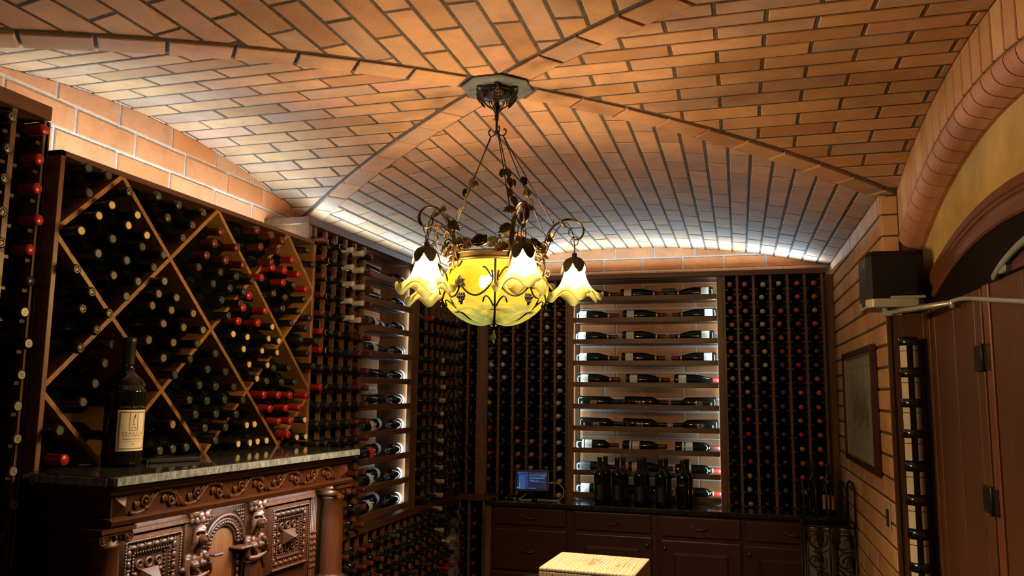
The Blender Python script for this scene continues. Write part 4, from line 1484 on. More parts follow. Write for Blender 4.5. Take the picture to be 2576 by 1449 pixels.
def caryatid(cu, turn, dz):
    """a draped woman in the round, growing out of the frame, arms folded"""
    mb = MB()
    y = 0.102
    B = lambda du, dy, z, r: mb.ball((cu + du, y + dy, z), r, 12, 9)
    def limb(pts, r):
        mb.tube(catmull([(cu + a, y + b, c) for a, b, c in pts], 5), r if not isinstance(r, list) else [r[0] + (r[1] - r[0]) * i / (5 * (len(pts) - 1)) for i in range(5 * (len(pts) - 1) + 1)], 9)
    ct, st = cos(turn), sin(turn)
    H = lambda f, s: (f * st + s * ct, -f * ct + s * st)      # head frame: f forward, s to her left
    hz = 1.168
    B(0, -0.004, hz, (0.0185, 0.021, 0.0265))                    # skull
    a = H(0.008, 0); B(a[0], a[1] - 0.004, hz - 0.012, (0.0135, 0.014, 0.018))     # jaw
    a = H(0.020, 0); B(a[0], a[1] - 0.004, hz - 0.024, (0.0050, 0.0050, 0.0045))   # chin
    a = H(0.0235, 0); B(a[0], a[1] - 0.004, hz - 0.005, (0.0032, 0.0042, 0.0085))  # nose
    a = H(0.026, 0); B(a[0], a[1] - 0.004, hz - 0.0095, (0.0036, 0.0036, 0.0030))
    a = H(0.0205, 0); B(a[0], a[1] - 0.004, hz - 0.0165, (0.0055, 0.0040, 0.0022)) # lips
    for s in (-1, 1):
        a = H(0.0185, 0.0075 * s); B(a[0], a[1] - 0.004, hz + 0.0055, (0.0062, 0.0040, 0.0022))   # brow
        a = H(0.0165, 0.0078 * s); B(a[0], a[1] - 0.004, hz + 0.0005, (0.0040, 0.0034, 0.0024))   # eye
        a = H(0.0125, 0.0105 * s); B(a[0], a[1] - 0.004, hz - 0.008, (0.0060, 0.0062, 0.0070))   # cheek
    limb([(0, 0.004, 1.150), (0, 0.006, 1.128), (0, 0.010, 1.112)], 0.0115)        # neck
    for k in range(7):                                                             # hair swept back in rolls
        t = -1.15 + 2.3 * k / 6
        p0, p1, p2, p3 = H(0.0125, 0.014 * sin(t)), H(0.002, 0.024 * sin(t)), H(-0.012, 0.028 * sin(t)), H(-0.014, 0.026 * sin(t))
        c = cos(t)
        limb([(p0[0], p0[1] - 0.004, hz + 0.0125 + 0.011 * c), (p1[0], p1[1] - 0.004, hz + 0.012 + 0.022 * c), (p2[0], p2[1], hz + 0.010 + 0.014 * c), (p3[0], p3[1] + 0.002, hz - 0.020 + 0.004 * c)], 0.0050)
    for s in (-1, 1):
        p, q = H(-0.004, 0.023 * s), H(-0.008, 0.026 * s)
        limb([(p[0], p[1], hz + 0.006), (q[0], q[1], hz - 0.014), (0.026 * s, 0.006, hz - 0.040)], 0.0060)
    B(0, 0.016, 1.085, (0.036, 0.022, 0.034))                     # chest
    B(0, 0.018, 1.048, (0.029, 0.020, 0.030))                     # waist
    for s in (-1, 1):
        B(0.034 * s, 0.014, 1.105, (0.0165, 0.0155, 0.0150))      # shoulder
        B(0.016 * s, -0.004, 1.080, (0.0135, 0.0120, 0.0135))     # breast
        limb([(0.040 * s, 0.010, 1.102), (0.047 * s, 0.006, 1.072), (0.045 * s, 0.000, 1.044)], [0.0128, 0.0105])   # upper arm
    limb([(-0.045, 0.000, 1.044), (-0.022, -0.018, 1.045), (0.006, -0.024, 1.052)], [0.0100, 0.0080])
    limb([(0.045, 0.000, 1.044), (0.036, -0.014, 1.062), (0.022, -0.022, 1.088)], [0.0100, 0.0080])
    B(0.010, -0.025, 1.053, (0.0085, 0.0060, 0.0070))
    B(0.019, -0.024, 1.096, (0.0070, 0.0060, 0.0090))
    for k in range(4):
        limb([(0.016 - 0.004 * k, -0.027, 1.101), (0.014 - 0.005 * k, -0.024, 1.112)], 0.0024)
        limb([(0.014, -0.028, 1.057 - 0.004 * k), (0.024, -0.024, 1.060 - 0.004 * k)], 0.0024)
    B(0, 0.020, 1.005, (0.033, 0.022, 0.034))                     # hips
    for k in range(9):                                            # falling drapery
        t = -1 + 2 * k / 8
        limb([(0.028 * t, -0.006 + 0.022 * t * t, 1.030), (0.034 * t, -0.008 + 0.024 * t * t, 0.985), (0.026 * t + 0.005 * sin(k * 2.0), -0.004 + 0.020 * t * t, 0.92), (0.022 * t, 0.004 + 0.014 * t * t, 0.84), (0.020 * t, 0.010, 0.72)], 0.0078)
    limb([(-0.036, 0.004, 1.095), (-0.010, -0.012, 1.060), (0.020, -0.012, 1.026), (0.036, 0.0, 1.000)], 0.0070)
    limb([(0, 0.02, 1.02), (0, 0.022, 0.9), (0, 0.026, 0.72)], [0.030, 0.020])
    tmp = MB.obj(mb, 'figure_raw', None, None, fix=False)
    md = tmp.modifiers.new('r', 'REMESH')
    md.mode = 'VOXEL'
    md.voxel_size = 0.0019
    sm = tmp.modifiers.new('s', 'SMOOTH')
    sm.factor, sm.iterations = 0.3, 1
    dg = bpy.context.evaluated_depsgraph_get()
    me = bpy.data.meshes.new_from_object(tmp.evaluated_get(dg))
    bpy.data.objects.remove(tmp)
    me.materials.clear()
    me.materials.append(M_CARVE)
    me.polygons.foreach_set('use_smooth', [True] * len(me.polygons))
    me.name = 'caryatid'
    o = link('caryatid', me, sb, Matrix.Translation((0, 0, dz)))
    c = MB()                                                      # leafy capital above the head
    for row, (n, z, r) in enumerate(((5, 1.212, 0.026), (4, 1.228, 0.034))):
        for i in range(n):
            a = pi + pi * (i + 0.5) / n
            c.ball((cu + r * cos(a), y + 0.020 + r * sin(a), z), (0.0105, 0.0090, 0.0130), 8, 6)
    for sx in (-1, 1):
        c.tube([(cu + sx * 0.030, y - 0.012, 1.238), (cu + sx * 0.030, y + 0.03, 1.238)], 0.0125, 10)
    c.box(cu - 0.044, cu + 0.044, y - 0.018, 0.145, 1.244, 1.251)
    c.obj('leaf_capital', M_CARVE, o, fix=False).location.z = -dz
    k = MB()
    k.box(cu - 0.040, cu + 0.040, 0.128, 0.145, 0.45, 1.25)
    k.obj('back_pilaster', M_CARVE, o)


caryatid(0.452, radians(38), -0.010)
caryatid(0.742, radians(30), 0.0)
# ================================================================== printing on bottles
def wrap_mesh(key, items, mat, r, arc0=-90.0):
    """flat art (s along the girth, t along the axis) wrapped on a bottle of radius r; items = [(verts, faces)]"""
    def make():
        mb = MB()
        for v, f in items:
            mb.add([(r * cos(radians(arc0) + s / r), r * sin(radians(arc0) + s / r), t) for s, t in v], f)
        return mb.mesh('print', mat, fix=False)
    return bmesh_of(('wrap', key), make)


def rect(s0, s1, t0, t1):
    return [(s0, t0), (s1, t0), (s1, t1), (s0, t1)], [(0, 1, 2, 3)]


def grid_rect(s0, s1, t0, t1, n=6):
    v = []
    for i in range(n + 1):
        s = s0 + (s1 - s0) * i / n
        v += [(s, t0), (s, t1)]
    return v, [(2 * i, 2 * i + 2, 2 * i + 3, 2 * i + 1) for i in range(n)]


def sun_art():
    """a dark red oval with gilt rays, running across the bottle"""
    rays = []
    for k in range(26):
        a = 2 * pi * k / 26
        if abs(cos(a)) < 0.25:
            continue
        d = (cos(a), sin(a))
        n = (-d[1], d[0])
        r0, r1 = 0.013, 0.026 + 0.007 * ((k * 7) % 3)
        w = 0.0009
        rays.append(([(d[1] * r0 * 0.9 - n[1] * w, 0.118 + d[0] * r0 - n[0] * w), (d[1] * r0 * 0.9 + n[1] * w, 0.118 + d[0] * r0 + n[0] * w), (d[1] * r1 * 0.75, 0.118 + d[0] * r1)], [(0, 1, 2)]))
    ov = [(0.017 * cos(2 * pi * i / 20), 0.118 + 0.0125 * sin(2 * pi * i / 20)) for i in range(20)]
    o2 = [(0.0045 * cos(2 * pi * i / 14) - 0.001, 0.118 + 0.0045 * sin(2 * pi * i / 14)) for i in range(14)]
    o3 = [(0.0028 * cos(2 * pi * i / 14) - 0.001, 0.118 + 0.0028 * sin(2 * pi * i / 14)) for i in range(14)]
    ring = (o2 + o3, [(i, (i + 1) % 14, 14 + (i + 1) % 14, 14 + i) for i in range(14)])
    return rays, (ov, [tuple(range(20))]), ring


RB, RG = 0.0376, 0.0404
rays, oval, ring_ = sun_art()
M_OXB = simple('oxblood_print', (0.16, 0.03, 0.02), 0.5)
P_SUN = [wrap_mesh('sunray', rays, M_GOLD, RB), wrap_mesh('sunoval', [oval], M_OXB, RB + 0.0002), wrap_mesh('sunring', [ring_], M_GILT, RB + 0.0004)]
P_SUN.append(wrap_mesh('sunside', [rect(-0.010, 0.010, 0.030 + 0.004 * k, 0.0315 + 0.004 * k) for k in range(3)], M_GILT, RB))
# chateau label: two paper bands, one with an engraving of a house
L_CH = [label_patch(0.048, 0.062, RB, M_CREAM, 170, 0, 12), label_patch(0.070, 0.118, RB, M_CREAM, 170, 0, 12)]
art = [rect(-0.015, 0.015, 0.082, 0.0825), rect(-0.012, 0.012, 0.088, 0.102), rect(-0.006, 0.000, 0.102, 0.108), rect(0.004, 0.008, 0.102, 0.110)] + [rect(-0.018, 0.018, 0.073 + 0.003 * k, 0.0738 + 0.003 * k) for k in range(2)]
P_CH = [wrap_mesh('house', art, simple('engraving', (0.22, 0.18, 0.13), 0.7), RB + 0.0003)]
L_BG = [label_patch(0.030, 0.082, RG, M_CREAM, 150, 0, 12)]
P_BG = [wrap_mesh('burgart', [rect(-0.012, 0.012, 0.045, 0.046), rect(-0.018, 0.018, 0.052, 0.056), rect(-0.010, 0.010, 0.061, 0.062), rect(-0.014, 0.014, 0.066, 0.0668)], simple('pale_print', (0.40, 0.32, 0.20), 0.6), RG + 0.0003)]
L_CR = [label_patch(0.035, 0.105, RB, M_CREAM, 170, 0, 12)]
crest = [([(0.011 * cos(2 * pi * i / 16), 0.055 + 0.011 * sin(2 * pi * i / 16)) for i in range(16)], [tuple(range(16))])] + [rect(-0.016, 0.016, 0.074 + 0.006 * k, 0.0754 + 0.006 * k) for k in range(4)]
P_CR = [wrap_mesh('crest', crest, simple('crest_print', (0.32, 0.16, 0.09), 0.6), RB + 0.0003)]
L_AM = [label_patch(0.028, 0.070, RG, M_AMBERLB, 160, 0, 12)]
L_DK = [label_patch(0.030, 0.105, RB, simple('black_label', (0.045, 0.038, 0.032), 0.5), 170, 0, 12)]
P_DK = [wrap_mesh('darkart', [([(0.016 * cos(2 * pi * i / 16), 0.080 + 0.014 * sin(2 * pi * i / 16)) for i in range(16)], [tuple(range(16))])] + [rect(-0.024, 0.024, 0.038 + 0.005 * k, 0.040 + 0.005 * k) for k in range(4)], simple('grey_print', (0.24, 0.21, 0.17), 0.6), RB + 0.0003)]
L_WH = [label_patch(0.040, 0.100, RB, M_WHITELB, 170, 0, 12)]
P_WH = [wrap_mesh('whiteart', [rect(-0.020, 0.020, 0.052 + 0.008 * k, 0.0535 + 0.008 * k) for k in range(5)], M_INK, RB + 0.0003)]
G_BAND = ring_mesh(M_GOLD, 0.226, 0.016, 0.0192)
G_BAND2 = ring_mesh(M_GOLD, 0.238, 0.012, 0.0168)
CAP_RED = cap_mesh('R')

ROWS = ['top', 'second', 'third', 'fourth', 'fifth', 'sixth', 'seventh', 'eighth', 'ninth', 'lowest']
# (row, place, base x, direction, kind)
BACK = []
for r, (a, b, c) in enumerate(((-1.10, -0.788, -0.149), (-1.106, -0.770, -0.128), (-1.113, -0.774, -0.150), (-1.106, -0.782, -0.138))):
    BACK += [(r, 'left', a, 1, 'burg'), (r, 'middle', b, 1, 'burg'), (r, 'right', c, -1, 'burg')]
BACK += [(4, 'left', -1.097, 1, 'burg'), (4, 'middle', -0.753, 1, 'burg'), (4, 'right', -0.422, 1, 'burgred')]
BACK += [(5, 'left', -1.095, 1, 'sun'), (5, 'middle', -0.765, 1, 'sun'), (5, 'right', -0.145, -1, 'sun'), (6, 'left', -1.078, 1, 'sun'), (6, 'middle', -0.776, 1, 'sun'), (6, 'right', -0.136, -1, 'sun')]
BACK += [(7, 'left', -1.108, 1, 'chat'), (7, 'middle', -0.779, 1, 'chat'), (7, 'right', -0.424, 1, 'chat')]
BACK += [(8, 'left', -1.105, 1, 'dark'), (8, 'middle', -0.742, 1, 'amber'), (8, 'right', -0.424, 1, 'crest'), (9, 'left', -1.108, 1, 'white'), (9, 'middle', -0.743, 1, 'plain'), (9, 'right', -0.424, 1, 'crest')]
KIND = {'burg': ('burg', 'M', L_BG + P_BG, (G_BAND,), 'maroon-capped Burgundy bottle with cream label'),
        'burgred': ('burg', 'R', L_BG, (), 'dark Burgundy bottle with bright red capsule'),
        'sun': ('bord', 'D', P_SUN, (), 'black bottle with gilt sunburst print'),
        'chat': ('bord', 'M', L_CH + P_CH, (), 'dark bottle with two cream paper bands'),
        'dark': ('bord', 'D', L_DK + P_DK, (), 'dark bottle with black picture label'),
        'amber': ('burg', 'D', L_AM, (), 'dark bottle with amber label'),
        'crest': ('bord', 'R', L_CR + P_CR, (G_BAND2,), 'red-capped bottle with crested cream label'),
        'white': ('bord', 'D', L_WH + P_WH, (), 'dark bottle with white lettered label'),
        'plain': ('bord', 'D', [], (), 'plain dark bottle without label')}
for r, pl, x, d, kd in BACK:
    shape, cap, labs, bands, words_ = KIND[kd]
    rad = 0.0372 if shape == 'bord' else 0.040
    z = SHELF_Z[r] - 0.021 + rad
    y = 5.592 + (0.006 if r in (5, 6) else 0)
    tilt = 0.0 if r not in (5, 6) else -0.02
    neck = Vector((x + d * 0.3012, y, z + tilt * 0.15))
    M = axis_M(neck, (d, random.uniform(-0.02, 0.02), tilt), pi + 0.25 if d > 0 else -0.25)
    o = wine_bottle('%s, %s of three on %s lit back shelf' % (words_.replace('dark Burgundy', 'Burgundy'), pl, ROWS[r]), M, cap, shape, 'display bottles on the back shelves', labs, bands)
# a second bottle half hidden behind on the sixth shelf, a small black box on the top one
M = axis_M((-1.085 + 0.3012, 5.675, SHELF_Z[5] - 0.021 + 0.0375), (1, 0.02, 0), pi + 0.9)
wine_bottle('white labelled bottle lying behind the sunburst bottle on the sixth lit back shelf', M, 'M', 'bord', 'display bottles on the back shelves', L_WH)
mb = MB()
mb.box(-0.505, -0.418, 5.71, 5.76, SHELF_Z[0] - 0.021, SHELF_Z[0] + 0.072)
bx = thing('speaker_box', 'small black box standing behind the bottles on the top back shelf', 'box', (-0.46, 5.735, SHELF_Z[0] - 0.021))
ob = Vector((-0.46, 5.735, SHELF_Z[0] - 0.021))
mb.obj('housing', M_BLACKPL, bx, bevel=0.003, org=ob)
mb = MB()
for k in range(6):
    mb.box(-0.498, -0.425, 5.708, 5.711, SHELF_Z[0] - 0.010 + 0.013 * k, SHELF_Z[0] - 0.003 + 0.013 * k)
mb.obj('front_grille', simple('grille_black', (0.03, 0.028, 0.026), 0.5), bx, org=ob)

# ---- left lit shelf: three bottles on each board, necks towards the viewer
random.seed(5)
LK = ['plain', 'plain', 'white', 'crest', 'plain', 'white', 'crest', 'white', 'white', 'crest']
LC = [['plain', 'plain', 'plain'], ['plain', 'plain', 'dark'], ['white', 'white', 'plain'], ['crest', 'plain', 'dark'], ['plain', 'plain', 'white'], ['plain', 'plain', 'white'], ['crest', 'white', 'white'], ['redl', 'white', 'white'], ['white', 'white', 'crest'], ['white', 'white', 'crest']]
KIND['redl'] = ('bord', 'R', [label_patch(0.030, 0.110, RB, M_REDLB, 200, 0, 12)], (), 'dark bottle with large red label')
for r in range(10):
    for q, (x, y, pl) in enumerate(((-2.055, 4.165, 'nearest'), (-2.135, 4.44, 'behind'), (-2.050, 4.585, 'farthest'))):
        kd = LC[r][q]
        shape, cap, labs, bands, words_ = KIND[kd]
        if q == 1 and r in (7,):
            cap = 'O'
        z = SHELF_Z[r] - 0.021 + 0.0375 + (0.0 if q != 1 else 0.004)
        d = Vector((0.10 if q != 1 else 0.16, -1, 0)).normalized()
        neck = Vector((x, y, z)) + d * 0.15
        if neck.y < 4.0:
            neck.y = 4.0
        M = axis_M(neck, d, random.uniform(-0.35, 0.35) + 0.25)
        wine_bottle('%s, %s of three on the %s lit side shelf' % (words_.replace('with ', 'with ').replace('dark bottle', 'bottle'), pl, ROWS[r]), M, cap if kd != 'crest' else 'D', shape, 'display bottles on the side shelves', labs, ())

# ================================================================== back counter
wt = MB()
wt.box(-1.632, XR - 0.006, 5.188, YB - 0.002, 0.882, 0.912)
o = wt.obj('worktop', M_BLACKGR, None, bevel=0.004)
tag(o, 'long black granite worktop under the back racks', 'worktop')
M_HANDLE = simple('bronze_handle', (0.14, 0.085, 0.045), 0.35, 0.8)


def cup_handle(mb, x, z, y, w=0.046):
    mb.tube([(x - w, y, z + 0.004), (x - w * 0.8, y - 0.016, z - 0.002), (x - w * 0.3, y - 0.022, z - 0.007), (x + w * 0.3, y - 0.022, z - 0.007), (x + w * 0.8, y - 0.016, z - 0.002), (x + w, y, z + 0.004)], 0.0045, 7)
    for s in (-1, 1):
        mb.ball((x + s * w, y - 0.002, z + 0.004), (0.009, 0.004, 0.007), 8, 5)


def raised(x0, x1, z0, z1, y, t=0.018, edge=0.012):
    mb = MB()
    mb.box(x0, x1, y, y + t, z0, z1)
    return mb


def cabinet(name, label, x0, x1, fronts):
    org = Vector(((x0 + x1) / 2, 5.35, 0.0))
    t = thing(name, label, 'cabinet', org)
    mb = MB()
    mb.box(x0, x1, 5.225, YB - 0.003, 0.09, 0.881)
    mb.box(x0, x1, 5.28, YB - 0.003, 0.0, 0.09)
    mb.obj('body', M_CHERRY, t, org=org)
    for kind, a, b, z0, z1 in fronts:
        mb = MB()
        mb.box(a, b, 5.206, 5.226, z0, z1)
        f = mb.obj('drawer' if kind != 'door' else 'door', M_CHERRY, t, bevel=0.006, org=org, seg=2)
        if kind == 'door':
            mb = MB()
            i = 0.072
            mb.add([(a + i, 5.206, z0 + i), (b - i, 5.206, z0 + i), (b - i, 5.206, z1 - i), (a + i, 5.206, z1 - i), (a + i + 0.014, 5.196, z0 + i + 0.014), (b - i - 0.014, 5.196, z0 + i + 0.014), (b - i - 0.014, 5.196, z1 - i - 0.014), (a + i + 0.014, 5.196, z1 - i - 0.014)],
                   [(0, 1, 5, 4), (1, 2, 6, 5), (2, 3, 7, 6), (3, 0, 4, 7), (4, 5, 6, 7)])
            mb.obj('raised_panel', M_CHERRY, f, org=org)
            mb = MB()
            kx = b - 0.028 if a < -0.7 else a + 0.02
            mb.lathe([(0.0, 0.0), (0.006, 0.0), (0.005, 0.012), (0.011, 0.016), (0.013, 0.022), (0.010, 0.028), (0.0, 0.030)], 10, frame_to((0, -1, 0), loc=(kx, 5.206, z1 - 0.045)))
            mb.obj('knob', M_HANDLE, f, org=org, fix=False)
        else:
            mb = MB()
            cup_handle(mb, (a + b) / 2, (z0 + z1) / 2 - 0.002, 5.206)
            mb.obj('handle', M_HANDLE, f, org=org, fix=False)
    return t


cabinet('base_cabinet', 'cherry drawer cabinet below the tablet', -1.605, -1.066, [('drawer', -1.590, -1.096, 0.762, 0.872), ('drawer', -1.590, -1.096, 0.476, 0.736), ('drawer', -1.590, -1.096, 0.19, 0.462)])
cabinet('base_cabinet', 'cherry cabinet below the standing black bottles', -1.064, -0.516, [('drawer', -1.046, -0.552, 0.754, 0.870), ('door', -1.046, -0.548, 0.12, 0.732)])
cabinet('base_cabinet', 'cherry cabinet behind the pale wooden crate, right half', -0.514, 0.003, [('drawer', -0.488, -0.010, 0.745, 0.866), ('door', -0.488, -0.010, 0.12, 0.722)])
cabinet('base_cabinet', 'cherry cabinet behind the iron decanter stand', 0.005, XR - 0.008, [('drawer', 0.020, 0.585, 0.742, 0.862), ('door', 0.020, 0.585, 0.12, 0.716)])
mb = MB()
mb.box(-1.648, -1.608, 5.21, YB - 0.003, 0.0, 0.881)
o = mb.obj('end_panel', M_WOODZ, None)
tag(o, 'walnut end panel at the left end of the back counter', 'panel')

# standing black bottles: five pairs, one behind the other
LB = [label_patch(0.035, 0.128, RB, simple('charcoal_label', (0.007, 0.0065, 0.006), 0.5), 150, 0, 12)]
tv, tf = text_mesh('Quis', 0.020)
P_Q = [wrap_mesh('quis', [([(x, y + 0.150) for x, y in tv], tf), rect(-0.020, 0.020, 0.138, 0.1387)], M_GILT, RB + 0.0003)]
SIDE = ['leftmost', 'second from the left', 'middle', 'second from the right', 'rightmost']
for k, (x, y) in enumerate(((-0.885, 5.262), (-0.772, 5.270), (-0.627, 5.262), (-0.492, 5.258), (-0.354, 5.236))):
    for b, (dx, dy) in enumerate(((0, 0), (0.022 + 0.004 * (k % 2), 0.100))):
        M = Matrix.Translation((x + dx, y + dy, 0.9122)) @ Matrix.Rotation(radians(-4 * k + 8), 4, 'Z')
        wine_bottle('black standing bottle, %s on the worktop, %s' % (SIDE[k], 'front row' if b == 0 else 'back row'), M, 'D', 'bord', 'black bottles standing on the worktop', (P_Q if k == 4 else LB) if b == 0 else LB)

# ---- tablet on its stand
tb = thing('tablet', 'small tablet with blue lit screen propped on the worktop', 'tablet', (-1.355, 5.33, 0.912))
Tm = Matrix.Translation((0, -0.008, 0.127)) @ Matrix.Rotation(radians(3), 4, 'Z') @ Matrix.Rotation(radians(-14), 4, 'X') @ Matrix.Rotation(radians(-1.2), 4, 'Y')


def rrect(w, h, r, n=5):
    out = []
    for cx, cy, a0 in ((w / 2 - r, h / 2 - r, 0), (-w / 2 + r, h / 2 - r, 90), (-w / 2 + r, -h / 2 + r, 180), (w / 2 - r, -h / 2 + r, 270)):
        out += [(cx + r * cos(radians(a0 + 90 * i / n)), cy + r * sin(radians(a0 + 90 * i / n))) for i in range(n + 1)]
    return out


MB().prism(rrect(0.228, 0.136, 0.010), 'Y', -0.0035, 0.0035, Tm).obj('case', simple('tablet_case', (0.10, 0.085, 0.085), 0.35, 0.5), tb)
MB().prism(rrect(0.222, 0.130, 0.008), 'Y', -0.0042, -0.003, Tm).obj('bezel', M_BLACKPL, tb)
scr = MB().add([(-0.102, -0.0048, -0.058), (0.102, -0.0048, -0.058), (0.102, -0.0048, 0.058), (-0.102, -0.0048, 0.058)], [(0, 1, 2, 3)], False, Tm).obj('screen', simple('screen_dark', (0.01, 0.012, 0.03), 0.2, emit=(0.006, 0.012, 0.045), es=0.8), tb, fix=False)


def ui(name, col, st, rects):
    mb = MB()
    for a, b, c, d in rects:
        mb.add([(a, -0.0052, c), (b, -0.0052, c), (b, -0.0052, d), (a, -0.0052, d)], [(0, 1, 2, 3)], False, Tm)
    mb.obj(name, simple('ui_' + name, (0, 0, 0), 0.4, emit=col, es=st * 0.6), scr, fix=False)


ui('list_area', (0.012, 0.05, 0.20), 0.9, [(-0.092, -0.028, -0.057, 0.044), (-0.100, -0.030, 0.046, 0.057)])
ui('icons', (0.10, 0.42, 0.95), 0.9, [(-0.099, -0.092, 0.044, 0.054), (-0.086, -0.080, 0.024, 0.033), (-0.086, -0.081, 0.008, 0.018), (-0.086, -0.081, -0.006, 0.004), (-0.088, -0.078, -0.023, -0.012), (-0.088, -0.078, -0.039, -0.029), (-0.088, -0.078, -0.055, -0.044), (-0.101, -0.093, -0.053, -0.045)])
ui('text_lines', (0.08, 0.36, 0.80), 0.7, [(-0.085, -0.055, 0.047, 0.050)] + [(-0.074, -0.048, 0.026 - 0.0155 * k, 0.0295 - 0.0155 * k) for k in range(6)] + [(-0.018, 0.086, 0.013, 0.018), (-0.020, 0.018, 0.000, 0.003), (-0.012, 0.056, -0.008, -0.005), (0.030, 0.040, 0.0, 0.002), (-0.022, 0.028, -0.053, -0.049), (0.066, 0.092, -0.011, -0.009), (0.084, 0.098, 0.048, 0.051)])
ui('pink_lines', (0.55, 0.28, 0.75), 0.6, [(-0.074, -0.052, 0.019 - 0.0155 * k, 0.021 - 0.0155 * k) for k in range(6)])
ui('header_picture', (0.03, 0.06, 0.12), 0.8, [(-0.020, 0.096, 0.026, 0.044)])
ui('header_marks', (0.15, 0.45, 0.42), 0.6, [(-0.018, -0.008, 0.030, 0.036), (0.000, 0.006, 0.028, 0.031), (0.014, 0.018, 0.027, 0.033), (0.050, 0.058, 0.026, 0.030), (0.066, 0.094, 0.028, 0.035), (0.02, 0.034, 0.042, 0.045)])
ui('side_dots', (0.18, 0.25, 0.45), 0.6, [(-0.0975, -0.0955, 0.034 - 0.0085 * k, 0.0365 - 0.0085 * k) for k in range(8)])
mb = MB()
mb.box(-0.035, 0.035, -0.03, 0.05, 0.0, 0.012)
mb.box(-0.012, 0.012, 0.022, 0.034, 0.010, 0.11)
mb.box(-0.030, 0.030, -0.035, -0.006, 0.048, 0.056)
mb.box(-0.018, 0.018, -0.012, 0.03, 0.03, 0.052)
mb.obj('stand', M_BLACKPL, tb, bevel=0.003)
cb = catmull([(-1.236, 5.334, 1.028), (-1.205, 5.335, 1.030), (-1.165, 5.335, 1.018), (-1.140, 5.333, 0.985), (-1.145, 5.330, 0.945), (-1.175, 5.325, 0.918), (-1.225, 5.320, 0.9155), (-1.30, 5.33, 0.9155), (-1.36, 5.30, 0.9155), (-1.42, 5.30, 0.9155), (-1.445, 5.32, 0.916), (-1.42, 5.335, 0.930), (-1.40, 5.345, 0.952)], 6)
cab = MB().tube(cb, 0.0026, 7)
o = cab.obj('charging_cable', M_WHITEPL, None, fix=False)
tag(o, 'cream charging cable curling beside the tablet', 'cable')
MB().box(-1.240, -1.222, 5.330, 5.338, 1.0245, 1.0315).obj('plug', M_WHITEPL, o)
for k, (y, nm) in enumerate(((5.285, 'nearer'), (5.315, 'farther'))):
    b = thing('black_rod', 'slim black rod lying left of the tablet, %s of two' % nm, 'tool', (-1.52, y, 0.9195), 0, 'black rods left of the tablet')
    MB().tube([(-0.055, 0, 0), (0.055, 0.004, 0)], 0.0065, 10).obj('shaft', M_BLACKPL, b, fix=False)
    MB().tube([(-0.012, 0.0016, 0), (-0.006, 0.0018, 0)], 0.0069, 10).tube([(0.046, 0.0036, 0), (0.055, 0.004, 0)], 0.0072, 10).obj('steel_band', M_STEEL, b, fix=False)

# bottle with an amber label behind the iron stand
wine_bottle('dark bottle with amber label standing on the worktop behind the iron stand', Matrix.Translation((0.515, 5.33, 0.9122)) @ Matrix.Rotation(0.1, 4, 'Z'), 'D', 'bord', None, [label_patch(0.030, 0.115, RB, M_AMBERLB, 170, 0, 12)])
wine_bottle('plain dark bottle standing on the worktop left of the amber-labelled one', Matrix.Translation((0.432, 5.36, 0.9122)), 'D', 'bord', None, [])

# ---- wrought iron decanter stand with swirled glass jars
IX0, IX1, IY0, IY1 = 0.335, 0.600, 4.86, 5.13
st = thing('decanter_stand', 'black wrought iron stand with hoops and scrolls holding glass jars', 'stand', ((IX0 + IX1) / 2, 5.0, 0.0))
oi = Vector(((IX0 + IX1) / 2, 5.0, 0.0))
for k, x in enumerate((IX0, 0.400, 0.455, 0.505, 0.555, IX1)):
    mb = MB()
    r = 0.060
    cy = 4.98
    mb.tube([(x, cy - 0.155, 0.912)] + [(x, cy - 0.155 * cos(t * pi / 18), 1.085 + r * sin(t * pi / 18)) for t in range(19)] + [(x, cy + 0.155, 0.912)], 0.0062, 7)
    h = mb.obj('hoop', M_IRON, st, org=oi, fix=False)
for x in (IX0, IX1):
    mb = MB()
    for y in (IY0 + 0.01, IY1 - 0.01):
        mb.tube([(x, y, 0.0), (x, y, 0.93)], 0.008, 8)
    for z in (0.10, 0.56, 0.92):
        mb.tube([(x, IY0, z), (x, IY1, z)], 0.006, 6)
    for c, s in ((0.80, 1), (0.68, -1)):
        mb.tube([(x, 5.0 + 0.05 * s * (1 - 0.8 * i / 24) * cos(i * 0.5), c + 0.05 * (1 - 0.8 * i / 24) * sin(i * 0.5)) for i in range(25)], 0.004, 6)
    mb.obj('side_frame', M_IRON, st, org=oi, fix=False)
mb = MB()
for z in (0.10, 0.56, 0.905):
    for y in (IY0, IY1):
        mb.tube([(IX0, y, z), (IX1, y, z)], 0.006, 6)
mb.tube([((IX0 + IX1) / 2, IY0, 0.56), ((IX0 + IX1) / 2, IY0, 0.905)], 0.005, 6)
mb.obj('rails', M_IRON, st, org=oi, fix=False)


def cscroll(cx, cz, r, a0, turns, sgn, n=34):
    return [(cx + r * (1 - 0.72 * i / n) * cos(a0 + sgn * turns * 2 * pi * i / n), IY0 - 0.004, cz + r * (1 - 0.72 * i / n) * sin(a0 + sgn * turns * 2 * pi * i / n)) for i in range(n + 1)]


